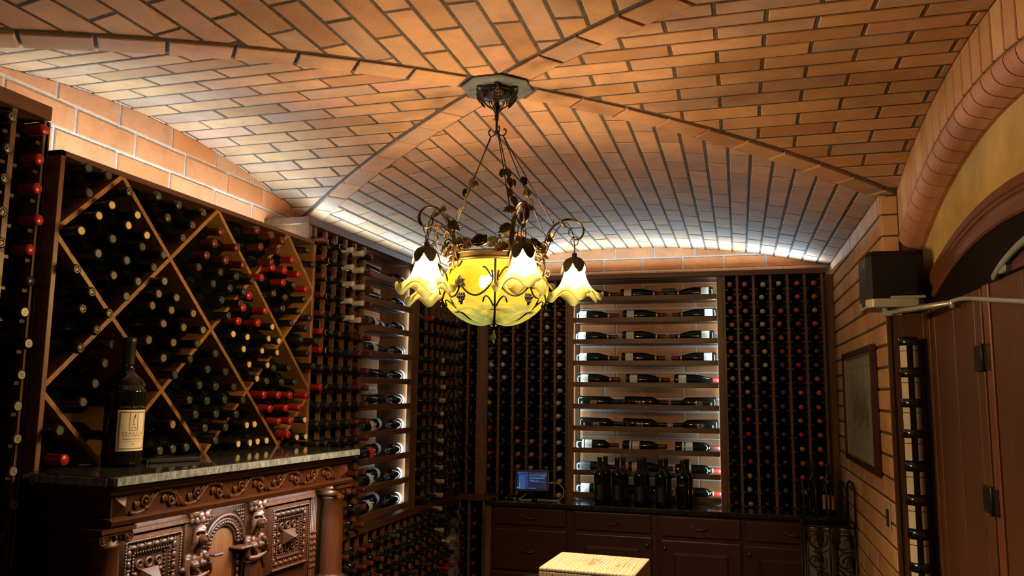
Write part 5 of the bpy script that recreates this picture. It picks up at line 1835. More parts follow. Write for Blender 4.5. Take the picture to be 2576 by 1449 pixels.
mb = MB()
xm = (IX0 + IX1) / 2
for s in (-1, 1):
    mb.tube(cscroll(xm + s * 0.068, 0.835, 0.058, radians(90 + s * 60), 1.2, s), 0.0048, 6)
    mb.tube(cscroll(xm + s * 0.080, 0.722, 0.048, radians(90 - s * 10), 1.35, s), 0.0048, 6)
    mb.tube(cscroll(xm + s * 0.034, 0.640, 0.040, radians(90), 1.2, -s), 0.0048, 6)
mb.obj('front_scrollwork', M_IRON, st, org=oi, fix=False)
mb = MB()
for y in (4.92, 4.98, 5.04, 5.10):
    mb.box(IX0, IX1, y - 0.006, y + 0.006, 0.556, 0.562)
mb.obj('shelf_bars', M_IRON, st, org=oi)
m, nt, b = new_mat('swirled_glass')
b.inputs['Base Color'].default_value = (0.55, 0.55, 0.50, 1)
b.inputs['Roughness'].default_value = 0.10
b.inputs['Transmission Weight'].default_value = 0.75
b.inputs['IOR'].default_value = 1.25
M_JAR = m
JP = [(0.0, 0.566), (0.030, 0.564), (0.038, 0.575), (0.041, 0.62), (0.043, 0.70), (0.040, 0.77), (0.030, 0.815), (0.026, 0.84), (0.027, 0.872)]
for k, x in enumerate((0.385, 0.468, 0.552)):
    t = thing('glass_jar', 'swirled clear glass jar with silver rim in the iron stand, %s of three' % ('leftmost', 'middle', 'rightmost')[k], 'jar', (x, 4.935, 0.562), 0, 'glass jars in the iron stand')
    def wob(r, z, a, i):
        s = 1 + 0.05 * sin(7 * a + z * 55) * (1 if 2 < i < len(PJ) - 4 else 0)
        return r * s * 0.88, z - 0.562
    PJ = [(p.x, p.y) for p in catmull([(r, z, 0) for r, z in JP], 4)]
    MB().lathe(PJ, 42, None, True, False, wob).obj('jar_body', M_JAR, t, fix=False)
    MB().lathe([(0.022, 0.306), (0.031, 0.308), (0.033, 0.314), (0.033, 0.328), (0.030, 0.334), (0.022, 0.335)], 24).obj('silver_rim', simple('worn_silver', (0.42, 0.40, 0.34), 0.3, 0.9), t, fix=False)

# ================================================================== things on the sideboard
mg = thing('magnum_bottle', 'large dark wine bottle with cream framed label standing on the granite slab', 'bottle', (-1.842, 2.085, 1.3912), 0)
MP = [(0.0, 0.010), (0.045, 0.0), (0.0560, 0.005), (0.0580, 0.016), (0.0590, 0.225), (0.0580, 0.240), (0.053, 0.257), (0.044, 0.270), (0.032, 0.281), (0.023, 0.290), (0.0185, 0.302), (0.0175, 0.315), (0.0172, 0.375), (0.019, 0.378), (0.019, 0.388), (0.0165, 0.394), (0.0, 0.394)]
MB().lathe([(p.x, p.y) for p in catmull([(r, z, 0) for r, z in MP], 2)], 40).obj('glass_body', M_GLASS, mg, fix=False)
cap = MB().lathe([(0.0185, 0.312), (0.0190, 0.316), (0.0188, 0.374), (0.0202, 0.378), (0.0202, 0.390), (0.0180, 0.396), (0.0, 0.396)], 28, caps=False).obj('capsule', simple('olive_capsule', (0.028, 0.022, 0.012), 0.35, 0.4), mg, fix=False)
RM = 0.0593
AC = -21.0       # the label looks a little to the right of the viewer
lab = link('label', bmesh_of('mlabel', lambda: MB().add([p for i in range(21) for p in ((RM * cos(radians(AC - 46 + 92 * i / 20)), RM * sin(radians(AC - 46 + 92 * i / 20)), 0.048), (RM * cos(radians(AC - 46 + 92 * i / 20)), RM * sin(radians(AC - 46 + 92 * i / 20)), 0.172))], [(2 * i, 2 * i + 2, 2 * i + 3, 2 * i + 1) for i in range(20)], True).mesh('label', M_CREAM, fix=False)), mg)
fr = [grid_rect(-0.043, 0.043, 0.163, 0.167, 14), grid_rect(-0.043, 0.043, 0.053, 0.057, 14), grid_rect(-0.043, -0.038, 0.053, 0.167, 2), grid_rect(0.038, 0.043, 0.053, 0.167, 2), grid_rect(-0.014, -0.011, 0.112, 0.163, 1), grid_rect(0.011, 0.014, 0.112, 0.163, 1), grid_rect(-0.014, 0.014, 0.109, 0.112, 4)]
link('label_frame', wrap_mesh('mframe', fr, simple('label_frame_brown', (0.20, 0.13, 0.055), 0.6), RM + 0.0003, AC), lab)
fig = [rect(-0.0030, -0.0018, 0.118, 0.146), rect(0.0016, 0.0028, 0.118, 0.146), rect(-0.008, 0.008, 0.116, 0.119), rect(-0.007, 0.006, 0.128, 0.129), rect(-0.001, 0.003, 0.146, 0.152), rect(0.002, 0.0055, 0.150, 0.159)]
link('label_picture', wrap_mesh('mfig', fig, M_INK, RM + 0.0004, AC), lab)
tx = []
for s, sz, z, sq in (('S T A G L I N', 0.0125, 0.101, 0.92), ('FAMILY VINEYARD', 0.0066, 0.0935, 1.05), ('CABERNET SAUVIGNON', 0.0062, 0.0835, 0.95), ('RUTHERFORD, NAPA VALLEY', 0.0042, 0.0765, 1.0), ('1995', 0.0062, 0.0685, 1.0)):
    v_, f_ = text_mesh(s, sz, squash=sq)
    tx.append(([(x, y + z) for x, y in v_], f_))
link('label_lettering', wrap_mesh('mtext', tx, M_INK, RM + 0.0005, AC), lab)
v_, f_ = text_mesh('NVVA AUCTION', 0.0100, squash=1.15)
link('neck_lettering', wrap_mesh('mauction', [([(x, y + 0.180) for x, y in v_], f_)], simple('dim_lettering', (0.17, 0.10, 0.045), 0.6), RM + 0.0004, AC), mg)

rc = thing('black_case', 'flat black case lying on the granite slab right of the large bottle', 'case', (-1.80, 2.262, 1.3912), radians(62))
MB().box(-0.085, 0.085, -0.030, 0.030, 0.0, 0.014).obj('shell', M_BLACKPL, rc, bevel=0.003)
MB().box(-0.090, -0.0852, -0.028, 0.028, 0.001, 0.013).obj('end_cap', simple('charcoal_end', (0.05, 0.05, 0.048), 0.4), rc, bevel=0.001)

# ================================================================== table and wine crate in the foreground
gtb = thing('round_table', 'round granite table carrying the wooden crate', 'table', (-0.50, 2.97, 0.0))
MB().lathe([(0.0, 0.862), (0.45, 0.862), (0.462, 0.868), (0.465, 0.877), (0.462, 0.886), (0.452, 0.890), (0.0, 0.890)], 64, caps=False).obj('table_top', M_GRAN, gtb, fix=False)
MB().lathe([(0.0, 0.0), (0.26, 0.0), (0.26, 0.03), (0.08, 0.07), (0.06, 0.14), (0.09, 0.45), (0.06, 0.70), (0.12, 0.84), (0.20, 0.862), (0.0, 0.862)], 28, caps=False).obj('pedestal', M_CARVE, gtb, fix=False)


def pine_mat():
    m, nt, b = new_mat('pine_board')
    g = NT(nt)
    v = g.coords('Object', (1.0, 0.12, 1.0))
    wv = g.n('TexWave', wave_type='BANDS', bands_direction='X')
    wv.inputs['Scale'].default_value = 30
    wv.inputs['Distortion'].default_value = 7.0
    wv.inputs['Detail'].default_value = 3
    wv.inputs['Detail Scale'].default_value = 1.3
    g.l(v, wv.inputs['Vector'])
    c = g.ramp(wv.outputs[0], [(0.15, (0.56, 0.50, 0.37)), (0.70, (0.52, 0.45, 0.31)), (0.97, (0.36, 0.25, 0.145))])
    g.l(c, b.inputs['Base Color'])
    b.inputs['Roughness'].default_value = 0.5
    return m


M_PINE = pine_mat()
CW, CD, CHT = 0.314, 0.272, 0.178
wc = thing('wine_crate', 'pale pine wine crate with burnt brand marks on the round table', 'crate', (-0.4720, 2.7215, 0.8905), radians(-3.6))
for nm, b in (('lid', (-CW / 2, CW / 2, -CD / 2, CD / 2, CHT - 0.012, CHT)), ('front_panel', (-CW / 2, CW / 2, -CD / 2, -CD / 2 + 0.012, 0.0, CHT - 0.0125)), ('back_panel', (-CW / 2, CW / 2, CD / 2 - 0.012, CD / 2, 0.0, CHT - 0.0125)),
              ('end_panel', (-CW / 2, -CW / 2 + 0.014, -CD / 2 + 0.0125, CD / 2 - 0.0125, 0.0, CHT - 0.0125)), ('end_panel', (CW / 2 - 0.014, CW / 2, -CD / 2 + 0.0125, CD / 2 - 0.0125, 0.0, CHT - 0.0125)), ('bottom', (-CW / 2 + 0.015, CW / 2 - 0.015, -CD / 2 + 0.0125, CD / 2 - 0.0125, 0.001, 0.008))):
    o = MB().box(*b).obj(nm, M_PINE, wc, bevel=0.004 if nm == 'lid' else 0.002, seg=2)
    if nm == 'lid':
        lid = o
    if nm == 'front_panel':
        fp = o


def brand(items, parent, name, put):
    mb = MB()
    for v, f in items:
        mb.add([put(x, y) for x, y in v], f)
    mb.obj(name, simple('burnt_brand', (0.17, 0.075, 0.03), 0.7), parent, fix=False)


def ell(cx, cy, a, b, w=0.0012, n=28):
    return [(cx + (a + s) * cos(2 * pi * i / n), cy + (b + s) * sin(2 * pi * i / n)) for s in (0, w) for i in range(n)], [(i, (i + 1) % n, n + (i + 1) % n, n + i) for i in range(n)]


def turned(s, size, cx, cy):
    v, f = text_mesh(s, size)
    return [(cx - y, cy + x) for x, y in v], f


top = lambda x, y: (x, y, CHT + 0.0004)
v_, f_ = text_mesh('Venge', 0.011)
brand([ell(-0.055, 0.012, 0.021, 0.017), ([(x - 0.055, y + 0.012) for x, y in v_], f_), turned('VENGE', 0.034, -0.008, 0.005), turned('VINEYARDS', 0.009, 0.016, 0.005), turned('NAPA', 0.016, 0.080, -0.020), turned('CABERNET SAUVIGNON', 0.0085, 0.097, -0.005), turned('NAPA VALLEY', 0.009, 0.112, -0.002)], lid, 'brand_mark', top)
brand([ell(0.005, CHT - 0.060, 0.024, 0.024), ([(x + 0.005, y + CHT - 0.060) for x, y in v_], f_)], fp, 'brand_mark', lambda x, y: (x, -CD / 2 - 0.0004, y))
mb = MB()
for x, z in ((-CW / 2 + 0.008, CHT - 0.052), (-CW / 2 + 0.046, CHT - 0.022), (CW / 2 - 0.02, CHT - 0.022)):
    mb.lathe([(0.0, 0.0), (0.0022, 0.0005), (0.0026, 0.0)], 8, frame_to((0, -1, 0), loc=(x, -CD / 2 - 0.0002, z)))
mb.obj('nails', M_IRON, fp, fix=False)

# ================================================================== right wall
pf = thing('framed_picture', 'long dark framed print hanging on the right brick wall', 'picture', (XR - 0.006, 4.50, 1.57))
of = Vector((XR - 0.006, 4.50, 1.57))
PY0, PY1, PZ0, PZ1 = 3.972, 5.03, 1.272, 1.868
w = 0.032
M_FRAME = wood_mat('frame_mahogany', (0.030, 0.008, 0.008), (0.065, 0.018, 0.016), rough=0.35, axis='Z', coat=0.3)
for b in ((PY0, PY1, PZ1 - w, PZ1), (PY0, PY1, PZ0, PZ0 + w), (PY0, PY0 + w, PZ0 + w, PZ1 - w), (PY1 - w, PY1, PZ0 + w, PZ1 - w)):
    mb = MB()
    mb.box(XR - 0.034, XR - 0.0065, *b)
    mb.obj('frame_rail', M_FRAME, pf, bevel=0.004, org=of)
mb = MB()
for b in ((PY0 + w, PY1 - w, PZ1 - w - 0.006, PZ1 - w), (PY0 + w, PY1 - w, PZ0 + w, PZ0 + w + 0.006), (PY0 + w, PY0 + w + 0.006, PZ0 + w, PZ1 - w), (PY1 - w - 0.006, PY1 - w, PZ0 + w, PZ1 - w)):
    mb.box(XR - 0.024, XR - 0.010, *b)
mb.obj('gilt_slip', M_GILT, pf, org=of)
MB().box(XR - 0.014, XR - 0.0085, PY0 + w, PY1 - w, PZ0 + w, PZ1 - w).obj('print_sheet', rough_mat('grey_print_paper', (0.20, 0.19, 0.13), (0.27, 0.25, 0.18), 5, 0.6, 0.0, 0.001), pf, org=of)
mb = MB()
random.seed(3)
X_ = XR - 0.0146


def shape(pts):
    mb.add([(X_, y, z) for y, z in pts], [tuple(range(len(pts)))])


for k in range(8):                      # a row of bottle silhouettes and their reflections
    y = 4.27 + 0.068 * k
    h = 0.16 + 0.03 * ((k * 5) % 3)
    zb_ = 1.47 + 0.012 * ((k * 3) % 4)
    shape([(y - 0.020, zb_), (y + 0.020, zb_), (y + 0.020, zb_ + h * 0.55), (y + 0.006, zb_ + h * 0.75), (y + 0.005, zb_ + h * 1.25), (y - 0.005, zb_ + h * 1.25), (y - 0.006, zb_ + h * 0.75), (y - 0.020, zb_ + h * 0.55)])
    if k % 2:
        shape([(y - 0.016, zb_ - 0.03), (y + 0.018, zb_ - 0.02), (y + 0.006, zb_ - 0.09)])
for z in (1.775, 1.352):
    shape([(4.10, z), (4.88, z), (4.88, z + 0.0025), (4.10, z + 0.0025)])
mb.obj('print_drawing', simple('print_ink', (0.085, 0.07, 0.045), 0.7), pf, org=of, fix=False)

sw = thing('light_switch', 'ivory switch plate with dark rocker on the brick wall below the print', 'switch', (XR - 0.006, 3.842, 1.113))
osw = Vector((XR - 0.006, 3.842, 1.113))
MB().box(XR - 0.012, XR - 0.0065, 3.802, 3.882, 1.055, 1.172).obj('plate', simple('ivory_plate', (0.42, 0.34, 0.22), 0.45), sw, bevel=0.002, org=osw)
MB().box(XR - 0.018, XR - 0.0115, 3.818, 3.852, 1.072, 1.146).obj('rocker', simple('dark_rocker', (0.02, 0.015, 0.012), 0.4), sw, bevel=0.002, org=osw)

# door operator and its arm
oo = Vector((0.615, 3.60, 1.98))
op = thing('door_operator', 'black and silver door opener unit mounted on the jamb above the bottle column', 'door opener', oo)
mb = MB()
mb.prism([(0.515, 3.500), (0.535, 3.478), (0.700, 3.478), (0.726, 3.500), (0.726, 3.694), (0.515, 3.694)], 'Z', 2.022, 2.196)
mb.prism([(0.515, 3.500), (0.535, 3.478), (0.700, 3.478), (0.726, 3.500), (0.726, 3.694), (0.515, 3.694)][::1], 'Z', 2.196, 2.197)
mb.add([(0.515, 3.5, 2.197), (0.535, 3.478, 2.197), (0.700, 3.478, 2.197), (0.726, 3.5, 2.197), (0.726, 3.694, 2.197), (0.515, 3.694, 2.197), (0.530, 3.515, 2.218), (0.545, 3.497, 2.218), (0.690, 3.497, 2.218), (0.705, 3.515, 2.206), (0.705, 3.685, 2.206), (0.530, 3.685, 2.218)],
       [(i, (i + 1) % 6, 6 + (i + 1) % 6, 6 + i) for i in range(6)] + [(6, 7, 8, 9, 10, 11)])
mb.obj('cover', M_BLACKPL, op, bevel=0.004, org=oo, seg=2)
mb = MB()
mb.prism([(0.512, 3.502), (0.535, 3.474), (0.702, 3.474), (0.728, 3.500), (0.728, 3.696), (0.512, 3.696)], 'Z', 1.985, 2.021)
mb.obj('base_plate', M_SILVERPL, op, bevel=0.004, org=oo, seg=2)
MB().box(0.6, 0.728, 3.4735, 3.50, 2.0205, 2.030).obj('raised_lip', M_SILVERPL, op, org=oo)
MB().box(0.5085, 0.5125, 3.53, 3.60, 1.996, 2.022).obj('socket', simple('socket_black', (0.01, 0.01, 0.01), 0.4), op, org=oo)
MB().box(0.5135, 0.5155, 3.535, 3.548, 2.160, 2.175).obj('red_badge', simple('badge_red', (0.55, 0.03, 0.03), 0.4), op, org=oo)
mb = MB()
arm = [(0.600, 3.50, 1.966), (0.742, 3.135, 1.962)]
mb.tube(arm, 0.012, 4, flat=(1.0, 0.6))
mb.tube([(0.585, 3.515, 1.985), (0.585, 3.515, 1.955)], 0.012, 12)
mb.box(0.575, 0.612, 3.49, 3.52, 1.952, 1.972)
mb.obj('arm_first', M_STEEL, op, org=oo)['label'] = 'steel arm jointed to the opener'
mb = MB()
mb.tube(catmull([(0.738, 3.15, 1.966), (0.742, 3.0, 1.961), (0.744, 2.7, 1.923), (0.745, 2.25, 1.862), (0.745, 1.9, 1.80)], 5), 0.0085, 6, flat=(1.0, 0.6))
mb.lathe([(0.0, -0.020), (0.009, -0.020), (0.010, -0.010), (0.012, -0.008), (0.012, 0.010), (0.0, 0.012)], 12, Matrix.Translation((0.742, 3.135, 1.962)))
mb.obj('arm_second', M_STEEL, op, org=oo, fix=False)

# grey closer track on the transom
tr = thing('door_closer', 'grey metal door closer bracket in front of the dark transom', 'door closer', (0.75, 2.62, 2.02))
ot = Vector((0.75, 2.62, 2.02))
MB().tube(catmull([(0.752, 2.690, 1.990), (0.748, 2.640, 2.000), (0.746, 2.55, 2.022), (0.745, 2.40, 2.045), (0.745, 2.2, 2.055)], 5), 0.013, 6, flat=(1.0, 0.5)).obj('curved_bar', M_GREYPL, tr, org=ot, fix=False)
MB().box(0.745, 0.767, 2.555, 2.615, 1.988, 2.020).obj('bracket', M_GREYPL, tr, bevel=0.003, org=ot)
MB().box(0.758, 0.767, 2.30, 2.540, 1.988, 2.040).obj('red_tag', simple('tag_red', (0.07, 0.006, 0.006), 0.6), tr, org=ot)

# column of nested bottle sections on the jamb
PC = [(0.0, -0.150), (0.026, -0.150), (0.0345, -0.146), (0.0355, -0.138), (0.0355, -0.028), (0.0395, -0.026), (0.0405, -0.022), (0.0405, 0.004), (0.0375, 0.006), (0.0345, 0.004), (0.0335, -0.020), (0.0, -0.030)]
M_PUNT = simple('black_bottle_glass', (0.006, 0.006, 0.007), 0.10, 0, 0.6, 0.3)
LAB2 = []
for a0, a1 in ((-176, -122), (-84, -30)):
    for z0, z1_ in ((-0.050, -0.030), (-0.120, -0.053)):
        LAB2.append(bmesh_of(('colab', a0, z0), lambda a0=a0, a1=a1, z0=z0, z1_=z1_: MB().add([p for i in range(9) for p in ((0.0362 * cos(radians(a0 + (a1 - a0) * i / 8)), 0.0362 * sin(radians(a0 + (a1 - a0) * i / 8)), z0), (0.0362 * cos(radians(a0 + (a1 - a0) * i / 8)), 0.0362 * sin(radians(a0 + (a1 - a0) * i / 8)), z1_))], [(2 * i, 2 * i + 2, 2 * i + 3, 2 * i + 1) for i in range(8)], True).mesh('label', M_CREAM, fix=False)))
tv, tf = text_mesh('~ · ~', 0.010)
body = MB().lathe(PC, 28).mesh('bottle_section', M_PUNT, fix=False)
for k, z in enumerate((1.868, 1.739, 1.616, 1.492, 1.358, 1.223, 1.090, 0.962)):
    o = link('bottle_section', body, None, Matrix.Translation((0.687, 3.646, z - (0.002 if k else 0))) @ Matrix.Rotation(radians(10), 4, 'Z'))
    tag(o, 'black bottle section with cream labels, %s from the top of the hanging column' % ORD[k], 'bottle', 'bottle sections hanging in a column')
    for m_ in LAB2:
        link('label', m_, o)
mb = MB()
mb.box(0.678, 0.696, 3.686, 3.697, 0.70, 1.845)
o = mb.obj('hanging_rail', M_IRON, None)
tag(o, 'thin iron rail on the jamb holding the bottle column', 'rail')
# ================================================================== the chandelier
CX, CY = X0, Y0C
ch = thing('chandelier', 'bronze vine chandelier with amber glass bowl and tulip shades hanging from the vault', 'chandelier', (CX, CY, 2.68))
OC = Vector((CX, CY, 2.68))


def polar(r, ang, z):
    """point on the chandelier: angle measured from the viewer's right-hand side"""
    a = radians(ang) + YAW
    return Vector((r * cos(a), r * sin(a), z - 2.68))


def glass_mat(name, stops, z_lo, z_hi, transp, tint, cloud=0.0, green=(0.0150, 0.0265, 0.0135)):
    """thin blown glass: lets light through and scatters a little of it"""
    m = bpy.data.materials.new(name)
    m.use_nodes = True
    nt = m.node_tree
    nt.nodes.remove(nt.nodes['Principled BSDF'])
    g = NT(nt)
    out = nt.nodes['Material Output']
    sep = g.n('SeparateXYZ')
    g.l(g.n('TexCoord').outputs['Object'], sep.inputs[0])
    f = g.math('DIVIDE', g.math('SUBTRACT', sep.outputs['Z'], z_lo), z_hi - z_lo)
    c = g.ramp(f, stops)
    if cloud:
        nz = g.noise(g.coords('Object', (1, 1, 2.2)), 13, 5, 0.6, 1.5)
        c = g.mix(g.math('MULTIPLY', g.ramp(nz, [(0.40, (0, 0, 0)), (0.56, (1, 1, 1))]), g.ramp(f, [(0.12, (cloud,) * 3), (0.55, (0.0,) * 3)])), c, green)
    tr, di, gl, tp = g.n('BsdfTranslucent'), g.n('BsdfDiffuse'), g.n('BsdfGlossy'), g.n('BsdfTransparent')
    g.l(c, tr.inputs[0])
    g.l(c, di.inputs[0])
    gl.inputs['Roughness'].default_value = 0.12
    gl.inputs[0].default_value = (0.5, 0.5, 0.45, 1)
    tp.inputs[0].default_value = (*tint, 1)
    m1, m2, m3 = g.n('MixShader'), g.n('MixShader'), g.n('MixShader')
    m1.inputs[0].default_value = 0.35
    g.l(tr.outputs[0], m1.inputs[1])
    g.l(di.outputs[0], m1.inputs[2])
    m2.inputs[0].default_value = 0.05
    g.l(m1.outputs[0], m2.inputs[1])
    g.l(gl.outputs[0], m2.inputs[2])
    if isinstance(transp, float):
        m3.inputs[0].default_value = transp
    else:
        g.l(g.ramp(f, transp), m3.inputs[0])
    g.l(m2.outputs[0], m3.inputs[1])
    g.l(tp.outputs[0], m3.inputs[2])
    g.l(m3.outputs[0], out.inputs[0])
    return m


def bulb_mat(name, strength):
    m = bpy.data.materials.new(name)
    m.use_nodes = True
    nt = m.node_tree
    nt.nodes.remove(nt.nodes['Principled BSDF'])
    e = nt.nodes.new('ShaderNodeEmission')
    e.inputs[0].default_value = (1.0, 0.70, 0.385, 1)
    e.inputs[1].default_value = strength
    nt.links.new(e.outputs[0], nt.nodes['Material Output'].inputs[0])
    return m


M_BULB = bulb_mat('shade_bulb', 1750.0)
M_BULB2 = bulb_mat('bowl_bulb', 850.0)
M_SHADE = glass_mat('tulip_glass', [(0.0, (0.085, 0.10, 0.045)), (0.14, (0.060, 0.058, 0.016)), (0.34, (0.10, 0.075, 0.026)), (0.66, (0.10, 0.070, 0.022)), (0.80, (0.050, 0.020, 0.0008)), (1.0, (0.030, 0.008, 0.0004))], -0.045, 0.105, [(0.0, (0.05,) * 3), (0.28, (0.10,) * 3), (0.48, (0.42,) * 3), (1.0, (0.30,) * 3)], (1.0, 0.93, 0.72))
M_BOWL = glass_mat('amber_bowl_glass', [(0.0, (0.034, 0.042, 0.0120)), (0.28, (0.068, 0.055, 0.0050)), (0.6, (0.078, 0.047, 0.0016)), (1.0, (0.078, 0.058, 0.0110))], 1.845 - 2.68, 2.08 - 2.68, 0.012, (1.0, 0.72, 0.25), 0.9)


def leaf_mesh(L, Wd, curl=0.25, key=None, mat=None):
    """toothed leaf lying along local +x, midrib folded"""
    def make():
        n = 11
        v, f = [], []
        for i in range(n + 1):
            t = i / n
            w = Wd * 0.5 * (sin(pi * min(1, t * 0.93 + 0.04)) ** 0.8) * (1.12 if i % 2 else 0.86) if 0 < i < n else 0.0008
            zc = -curl * L * t * t
            x = L * t
            v += [(x, 0, zc), (x - 0.10 * L * (0 if i % 2 else 1) * (0 < i < n), w, zc + 0.30 * w), (x - 0.10 * L * (0 if i % 2 else 1) * (0 < i < n), -w, zc + 0.30 * w),
                  (x, w * 0.5, zc + 0.05 * w + (0.10 * w if i % 2 else 0)), (x, -w * 0.5, zc + 0.05 * w + (0.10 * w if i % 2 else 0))]
        for i in range(n):
            a, b = 5 * i, 5 * i + 5
            f += [(a, b, b + 3, a + 3), (a + 3, b + 3, b + 1, a + 1), (a, a + 4, b + 4, b), (a + 4, a + 2, b + 2, b + 4)]
        k = len(v)
        v2 = v + [(x, y, z - 0.0012) for x, y, z in v]
        f2 = f + [tuple(reversed([q + k for q in p])) for p in f]
        return MB().add(v2, f2, False).mesh('leaf', mat or M_BRONZE, fix=False)
    return bmesh_of(('leaf', L, Wd, curl, key), make)


def rose_mesh():
    def make():
        mb = MB()
        for k, (r, h, n) in enumerate(((0.008, 0.017, 3), (0.014, 0.017, 4), (0.020, 0.014, 5), (0.026, 0.009, 5))):
            ph = k * 0.9
            def wob(rr, zz, a, i, n=n, ph=ph):
                s = abs(sin((a + ph) * n / 2))
                return rr * (0.86 + 0.20 * s), zz + (0.004 * s if i == 3 else 0)
            mb.lathe([(0.002, 0.0), (r * 0.8, h * 0.18), (r * 0.95, h * 0.6), (r * 1.08, h), (r * 0.92, h * 0.9), (r * 0.8, h * 0.5)], 20, None, True, False, wob)
        mb.ball((0, 0, 0.010), 0.006)
        return mb.mesh('rose', M_BRONZE, fix=False)
    return bmesh_of('rose', make)


def put_leaf(parent, p, d, L=0.05, Wd=0.034, up=(0, 0, 1), curl=0.25, mat=None):
    x = Vector(d).normalized()
    z = Vector(up)
    z = (z - x * z.dot(x))
    z = z.normalized() if z.length > 1e-4 else x.orthogonal().normalized()
    m = Matrix((x, z.cross(x), z)).transposed().to_4x4()
    m.translation = Vector(p)
    return link('leaf', leaf_mesh(L, Wd, curl, mat.name if mat else None, mat), parent, m)


def put_rose(parent, p, d, s=1.0):
    return link('rose', rose_mesh(), parent, frame_to(d, loc=p) @ Matrix.Scale(s, 4))


# canopy with scrolled basket
can = MB().lathe([(0.060, -0.0015), (0.058, -0.008), (0.050, -0.020), (0.034, -0.030), (0.0, -0.034)], 24, caps=False).obj('canopy', M_IRON, ch)
mb = MB()
for k in range(6):
    a = 60 * k + 10
    mb.tube(bez(polar(0.004, a, 2.590), polar(0.010, a, 2.625), polar(0.055, a, 2.620), polar(0.074, a, 2.662), 8), 0.0022, 6)
    c = polar(0.058, a + 30, 2.656)
    t = (polar(1, a + 120, 2.68)).normalized()
    sp = []
    for i in range(34):
        q = i / 33
        r = 0.021 * (1 - 0.86 * q)
        an = -pi / 2 + q * 2 * pi * 2.3
        sp.append(c + t * (r * cos(an)) + Vector((0, 0, r * sin(an))))
    mb.tube(sp, 0.0018, 5)
mb.tube([polar(0.071, 15 * i, 2.664) for i in range(24)], 0.002, 5, closed=True)
bas = mb.obj('scroll_basket', M_BRONZE, ch, fix=False)
for k in range(6):
    a = 60 * k - 88
    put_leaf(bas, polar(0.046, a, 2.622), polar(0.03, a, 2.68) + Vector((0, 0, 0.055)), 0.062, 0.026, polar(1, a, 2.68), -0.15)
rod = MB().lathe([(0.0, -0.165), (0.007, -0.163), (0.007, -0.152), (0.0045, -0.150), (0.0045, -0.112), (0.007, -0.110), (0.0075, -0.092), (0.005, -0.090), (0.004, -0.060), (0.0, -0.060)], 12, caps=False)
rod.tube([(-0.014, 0, -0.104), (0.004, 0, -0.104)], 0.0016, 6)
rod.obj('stem', M_BRONZE, ch, fix=False)

# three hangers: hook, two thin rods each, leaves and rosebuds
for a in (-72, 6, 146):
    mb = MB()
    hk = [polar(0.004, a, 2.534), polar(0.010, a, 2.520), polar(0.022, a, 2.516), polar(0.031, a, 2.524), polar(0.033, a, 2.537), polar(0.027, a, 2.541), polar(0.025, a, 2.536)]
    mb.tube(catmull(hk, 4), 0.0026, 6)
    A, B = polar(0.024, a - 4, 2.515), polar(0.024, a + 4, 2.515)
    E1, E2 = polar(0.200, a - 3, 2.205), polar(0.178, a + 8, 2.168)
    hang = mb.obj('hanger', M_IRON, ch, fix=False)
    mb = MB()
    mb.tube([A, A.lerp(E1, 0.5) + Vector((0, 0, -0.004)), E1], 0.0019, 6)
    mb.tube([B, B.lerp(E2, 0.5) + Vector((0, 0, -0.004)), E2], 0.0019, 6)
    mb.tube(catmull([E1 + Vector((0, 0, 0.012)), E1 + polar(0.008, a + 90, 2.68), E1 + Vector((0, 0, -0.012)), E1 + polar(0.008, a - 90, 2.68)], 4, True), 0.0015, 5, closed=True)
    mb.obj('rods', M_IRON, hang, fix=False)
    out = polar(1, a, 2.68)
    tg = polar(1, a + 90, 2.68)
    dn = (E1 - A).normalized()
    for f, s, kind in ((0.40, 1, 'l'), (0.46, -1, 'r'), (0.50, 1, 'l'), (0.56, 1, 'r'), (0.62, -1, 'l'), (0.70, 1, 'l')):
        p = A.lerp(E2, f)
        if kind == 'l':
            put_leaf(hang, p, dn + tg * 0.25 * s, 0.042, 0.024, out, 0.15)
        else:
            put_rose(hang, p + tg * 0.012 * s, tg * s + out * 0.5, 0.55)

# rim, bowl, ironwork cage
rim = MB()
rim.tube([polar(0.1575, 7.5 * i, 2.083) for i in range(48)], 0.0050, 6, closed=True)
rim.tube([polar(0.1565, 7.5 * i, 2.061) for i in range(48)], 0.0055, 6, closed=True)
v = []
for i in range(48):
    v += [polar(0.1545, 7.5 * i, 2.062), polar(0.1545, 7.5 * i, 2.083)]
rim.add(v, [(2 * i, (2 * i + 2) % 96, (2 * i + 3) % 96, 2 * i + 1) for i in range(48)], True)
rim.obj('rim', M_BRONZE, ch, fix=False)
BP = [(0.146, 2.078), (0.148, 2.058), (0.158, 2.042), (0.176, 2.018), (0.185, 1.990), (0.183, 1.960), (0.170, 1.928), (0.148, 1.900), (0.118, 1.876), (0.082, 1.858), (0.045, 1.852), (0.012, 1.856)]
STRAPS = [-88 + 72 * k for k in range(5)]


def lobe(r, z, ang):
    """radius of the puffed glass at an angle (degrees)"""
    d = min(abs(((ang - s + 180) % 360) - 180) for s in STRAPS)
    zf = max(0.0, min(1.0, (2.055 - z) / 0.03))
    return r * (1 - 0.17 * math.exp(-(d / 10.0) ** 2) * zf), z + (0.034 * math.exp(-(d / 13.0) ** 2) if z < 1.89 else 0)


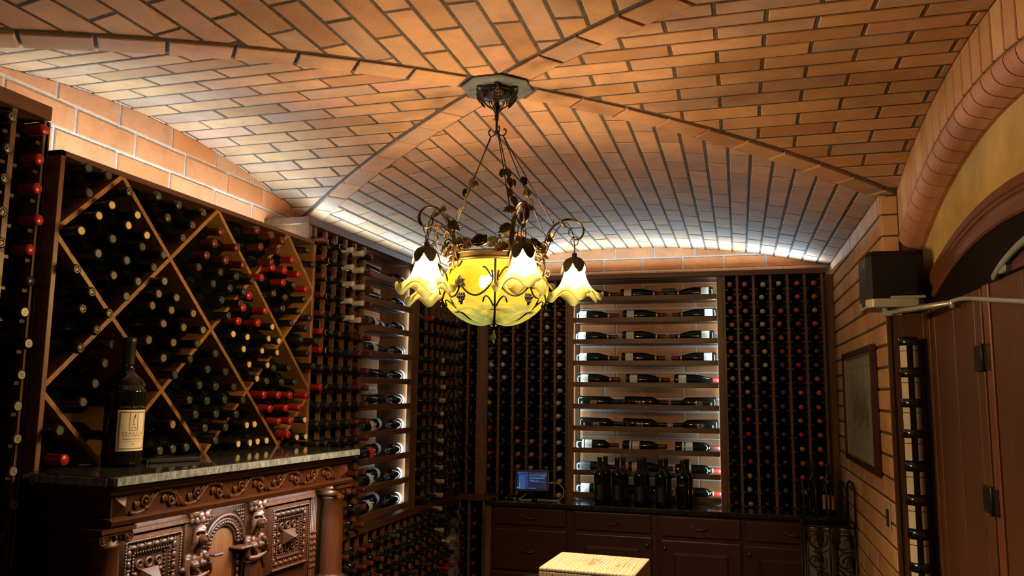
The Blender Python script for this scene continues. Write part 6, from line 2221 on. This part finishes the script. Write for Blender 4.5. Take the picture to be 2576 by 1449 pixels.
v, f = [], []
NB = 90
prof = [tuple(p) for p in catmull([(r, z, 0) for r, z in BP], 3)]
for r, z, _ in prof:
    for i in range(NB):
        rr, zz = lobe(r, z, 4.0 * i)
        v.append(polar(rr, 4.0 * i, zz))
for k in range(len(prof) - 1):
    for i in range(NB):
        j = (i + 1) % NB
        f.append((k * NB + i, k * NB + j, (k + 1) * NB + j, (k + 1) * NB + i))
bowl = MB().add(v, f, True).obj('glass_bowl', M_BOWL, ch, fix=False)
bowl['label'] = 'amber glass bowl blown in puffed lobes'
for k in range(3):
    p = polar(0.052, -100 + 120 * k, 2.005)
    MB().ball(p, (0.016, 0.016, 0.024), 10, 7).obj('bulb', M_BULB2, bowl, fix=False)


def on_bowl(ang, z, out=0.004):
    for (r0, z0), (r1, z1_) in zip(BP[:-1], BP[1:]):
        if z1_ <= z <= z0:
            t = (z0 - z) / (z0 - z1_) if z0 > z1_ else 0
            rr, zz = lobe(r0 + (r1 - r0) * t, z, ang)
            return polar(rr + out, ang, zz)
    return polar(0.03, ang, z)


M_IRON2 = simple('silhouette_iron', (0.0022, 0.0015, 0.0009), 0.6, 0.0, 0.06)  # iron darkened beyond its own tone so bowl ironwork reads as backlit silhouette


def grapes(parent, c, out):
    mb = MB()
    tg = Vector((-out.y, out.x, 0))
    for row, (n, dz) in enumerate(((3, 0), (4, -0.0075), (3, -0.015), (2, -0.0225), (1, -0.029))):
        for i in range(n):
            mb.ball(c + tg * ((i - (n - 1) / 2) * 0.0085) + Vector((0, 0, dz)) + out * (0.003 * (row % 2)), 0.0052, 7, 5)
    return mb.obj('grape_cluster', M_IRON2, parent, fix=False)


for s in STRAPS:
    mb = MB()
    mb.tube([on_bowl(s, z, 0.002) for z in (2.06, 2.03, 2.0, 1.97, 1.945, 1.92, 1.90)] + [polar(0.085, s, 1.872), polar(0.045, s, 1.862), polar(0.012, s, 1.857)], 0.0036, 6)
    for q in (-1, 1):
        mb.tube(bez(on_bowl(s + 2 * q, 1.905), on_bowl(s + 6 * q, 1.93, 0.006), on_bowl(s + 11 * q, 1.95, 0.006), on_bowl(s + 14 * q, 1.915, 0.004), 7), 0.0028, 5)
    cage = mb.obj('strap', M_IRON2, bowl, fix=False)
    m = s + 36
    mb = MB()
    for q in (-1, 1):
        pts = [on_bowl(s + 36 - q * 32, 2.018), on_bowl(s + 36 - q * 33, 1.985), on_bowl(m - q * 27, 1.955), on_bowl(m - q * 18, 1.936), on_bowl(m - q * 9, 1.940), on_bowl(m - q * 2, 1.962), on_bowl(m, 1.985, 0.006)]
        mb.tube(catmull(pts, 5), 0.0032, 6)
        mb.tube(catmull([on_bowl(m - q * 32, 1.995), on_bowl(m - q * 26, 2.022), on_bowl(m - q * 22, 2.028)], 5), 0.0028, 5)
    mb.obj('scroll', M_IRON2, bowl, fix=False)
    out = polar(1, m, 2.68)
    c = on_bowl(m, 1.972, 0.008)
    for d in (-1.0, -0.5, 0.0, 0.5, 1.0):
        put_leaf(bowl, c, Vector((0, 0, cos(d * 1.9))) + polar(sin(d * 1.9), m + 90, 2.68), 0.024 if d else 0.030, 0.018, out, 0.0, M_IRON2)
    grapes(bowl, on_bowl(m, 1.940, 0.008), out)
mb = MB()
mb.ball(polar(0.0, 0, 1.868) + polar(0.075, -88, 2.68) * 0.0 + Vector((0, 0, 0)), (0.019, 0.019, 0.010), 12, 6)
mb.tube([(0, 0, 1.862 - 2.68), (0, 0, 1.838 - 2.68)], 0.0042, 8)
for k in range(4):
    mb.tube(bez(polar(0.004, 90 * k + 40, 1.840), polar(0.012, 90 * k + 40, 1.844), polar(0.026, 90 * k + 40, 1.852), polar(0.030, 90 * k + 40, 1.862), 5), 0.0024, 5)
fin = mb.obj('bottom_hub', M_IRON2, ch, fix=False)
MB().lathe([(0.0, 1.838 - 2.68), (0.004, 1.836 - 2.68), (0.0045, 1.826 - 2.68), (0.0085, 1.812 - 2.68), (0.0085, 1.808 - 2.68), (0.004, 1.806 - 2.68), (0.0035, 1.798 - 2.68), (0.0, 1.790 - 2.68)], 10, caps=False).obj('finial', simple('frosted_drop', (0.35, 0.40, 0.34), 0.25), fin, fix=False)

# five arms with tulip shades
ARMS = [2 + 72 * k for k in range(5)]


def shade_mesh():
    def make():
        P = [(0.019, 0.090), (0.023, 0.082), (0.027, 0.066), (0.032, 0.046), (0.039, 0.024), (0.049, 0.004), (0.060, -0.010), (0.069, -0.020), (0.076, -0.026), (0.081, -0.027)]
        P = [(p.x, p.y) for p in catmull([(r, z, 0) for r, z in P], 3)]
        K = len(P) - 1
        def wob(r, z, a, k):
            t = max(0.0, (k / K - 0.45) / 0.55) ** 1.5
            w = sin(6 * a + 0.5 * sin(a))
            return r * (1 + 0.07 * t * sin(6 * a + 1.4)), z + 0.016 * t * w + 0.004 * t * sin(2 * a + 1)
        return MB().lathe(P, 72, None, True, False, wob).mesh('lamp_shade', M_SHADE, fix=False)
    return bmesh_of('shade', make)


def sepal_mesh():
    def make():
        mb = MB()
        P = [(0.004, 0.118), (0.007, 0.116), (0.008, 0.104), (0.020, 0.099), (0.029, 0.088), (0.034, 0.074), (0.037, 0.062)]
        K = len(P) - 1
        def wob(r, z, a, k):
            t = max(0.0, (k - 3) / (K - 3))
            c = abs(cos(3 * a))
            return r * (1 + 0.10 * t * c), z - 0.020 * t * (c - 0.55) * 1.4
        mb.lathe(P, 48, None, True, False, wob)
        return mb.mesh('sepal_cap', simple('dark_sepal', (0.010, 0.0065, 0.003), 0.5, 0.3), fix=False)
    return bmesh_of('sepal', make)


def bulb_mesh():
    return bmesh_of('bulbm', lambda: MB().ball((0, 0, 0.020), (0.014, 0.014, 0.021), 12, 8).lathe([(0.008, 0.040), (0.008, 0.066)], 8).mesh('bulb', M_BULB, fix=False))


for k, a in enumerate(ARMS):
    out, tg = polar(1, a, 2.68), polar(1, a + 90, 2.68)
    P = lambda r, z, s=0.0: polar(r, a, z) + tg * s
    pts = [P(0.128, 2.040), P(0.150, 2.020), P(0.172, 2.040), P(0.168, 2.085), P(0.170, 2.140), P(0.196, 2.192), P(0.240, 2.220), P(0.282, 2.216), P(0.304, 2.188), P(0.296, 2.160), P(0.272, 2.152), P(0.254, 2.168), P(0.256, 2.188), P(0.270, 2.193)]
    pts = catmull(pts, 6)
    mb = MB()
    mb.tube(pts, [0.0085 if i < len(pts) * 0.62 else 0.0085 - 0.005 * (i / len(pts) - 0.62) / 0.38 for i in range(len(pts))], 8, flat=(0.42, 1.0))
    arm = mb.obj('arm', M_BRONZE, ch, fix=False)
    mb = MB()
    mb.tube(catmull([P(0.165, 2.06, 0.012), P(0.182, 2.12, 0.013), P(0.212, 2.185, 0.010), P(0.245, 2.212, 0.008), P(0.268, 2.17, 0.004), P(0.273, 2.118, 0.0)], 5), 0.0018, 5)
    mb.tube(catmull([P(0.162, 2.09, -0.02), P(0.150, 2.115, -0.03), P(0.162, 2.132, -0.04), P(0.176, 2.120, -0.043), P(0.170, 2.105, -0.036)], 6), 0.0034, 6)
    mb.tube(catmull([P(0.156, 2.052, 0.03), P(0.172, 2.035, 0.04), P(0.186, 2.03, 0.052), P(0.192, 2.045, 0.058), P(0.184, 2.056, 0.054)], 6), 0.0034, 6)
    mb.obj('tendril', M_BRONZE, arm, fix=False)
    for (r, z, s, dx, dz, ds, L) in ((0.232, 2.212, 0.008, 0.3, 0.0, 0.9, 0.045), (0.222, 2.205, -0.008, 0.3, -0.1, -0.9, 0.045), (0.196, 2.178, 0.008, -0.2, -0.5, 0.8, 0.050), (0.190, 2.160, -0.008, -0.1, -0.4, -0.9, 0.050),
                                     (0.172, 2.120, 0.010, 0.2, -0.2, 1.0, 0.052), (0.168, 2.100, -0.012, 0.1, -0.3, -1.0, 0.055)):
        put_leaf(arm, P(r, z, s), out * dx + Vector((0, 0, dz)) + tg * ds, L, L * 0.66, out * 0.8 + Vector((0, 0, 0.5)), 0.25)
    # blossom cluster on the rim between the arms
    b = a + 36
    cl = put_rose(ch, polar(0.160, b, 2.108), polar(1, b, 2.68) + Vector((0, 0, 0.7)), 1.0)
    cl.name = 'rose'
    put_rose(ch, polar(0.158, b - 15, 2.100), polar(1, b - 10, 2.68) + Vector((0, 0, 0.5)), 0.6)
    put_rose(ch, polar(0.160, a + 14, 2.098), polar(1, a + 12, 2.68) + Vector((0, 0, 0.4)), 0.7)
    for s, L in ((-1, 0.052), (1, 0.048)):
        put_leaf(ch, polar(0.158, b + 8 * s, 2.100), polar(1, b + 80 * s, 2.68) * 0.8 + Vector((0, 0, 0.35)) + polar(0.3, b, 2.68), L, 0.034, polar(1, b, 2.68), 0.3)
    # the shade: link ring, sepal cap, bulb
    base = P(0.273, 1.981)
    Ms = Matrix.Translation(base) @ Matrix.Rotation(radians(a * 1.7), 4, 'Z') @ Matrix.Diagonal((1.15, 1.15, 1.06, 1))
    sh = link('lamp_shade', shade_mesh(), ch, Ms)
    sh['label'] = 'ruffled amber and white tulip glass shade'
    link('sepal_cap', sepal_mesh(), sh)
    link('bulb', bulb_mesh(), sh)
    mb = MB()
    Mi = Ms.inverted()
    c1 = P(0.273, 2.146)
    mb.tube([c1 + out * (0.013 * cos(t * pi / 8)) + Vector((0, 0, 0.015 * sin(t * pi / 8))) for t in range(16)], 0.0018, 5, closed=True)
    c2 = P(0.273, 2.118)
    mb.tube([c2 + tg * (0.008 * cos(t * pi / 8)) + Vector((0, 0, 0.020 * sin(t * pi / 8))) for t in range(16)], 0.0018, 5, closed=True)
    for q in range(len(mb.v)):
        mb.v[q] = tuple(Mi @ Vector(mb.v[q]))
    mb.obj('link_ring', M_IRON, sh, fix=False)
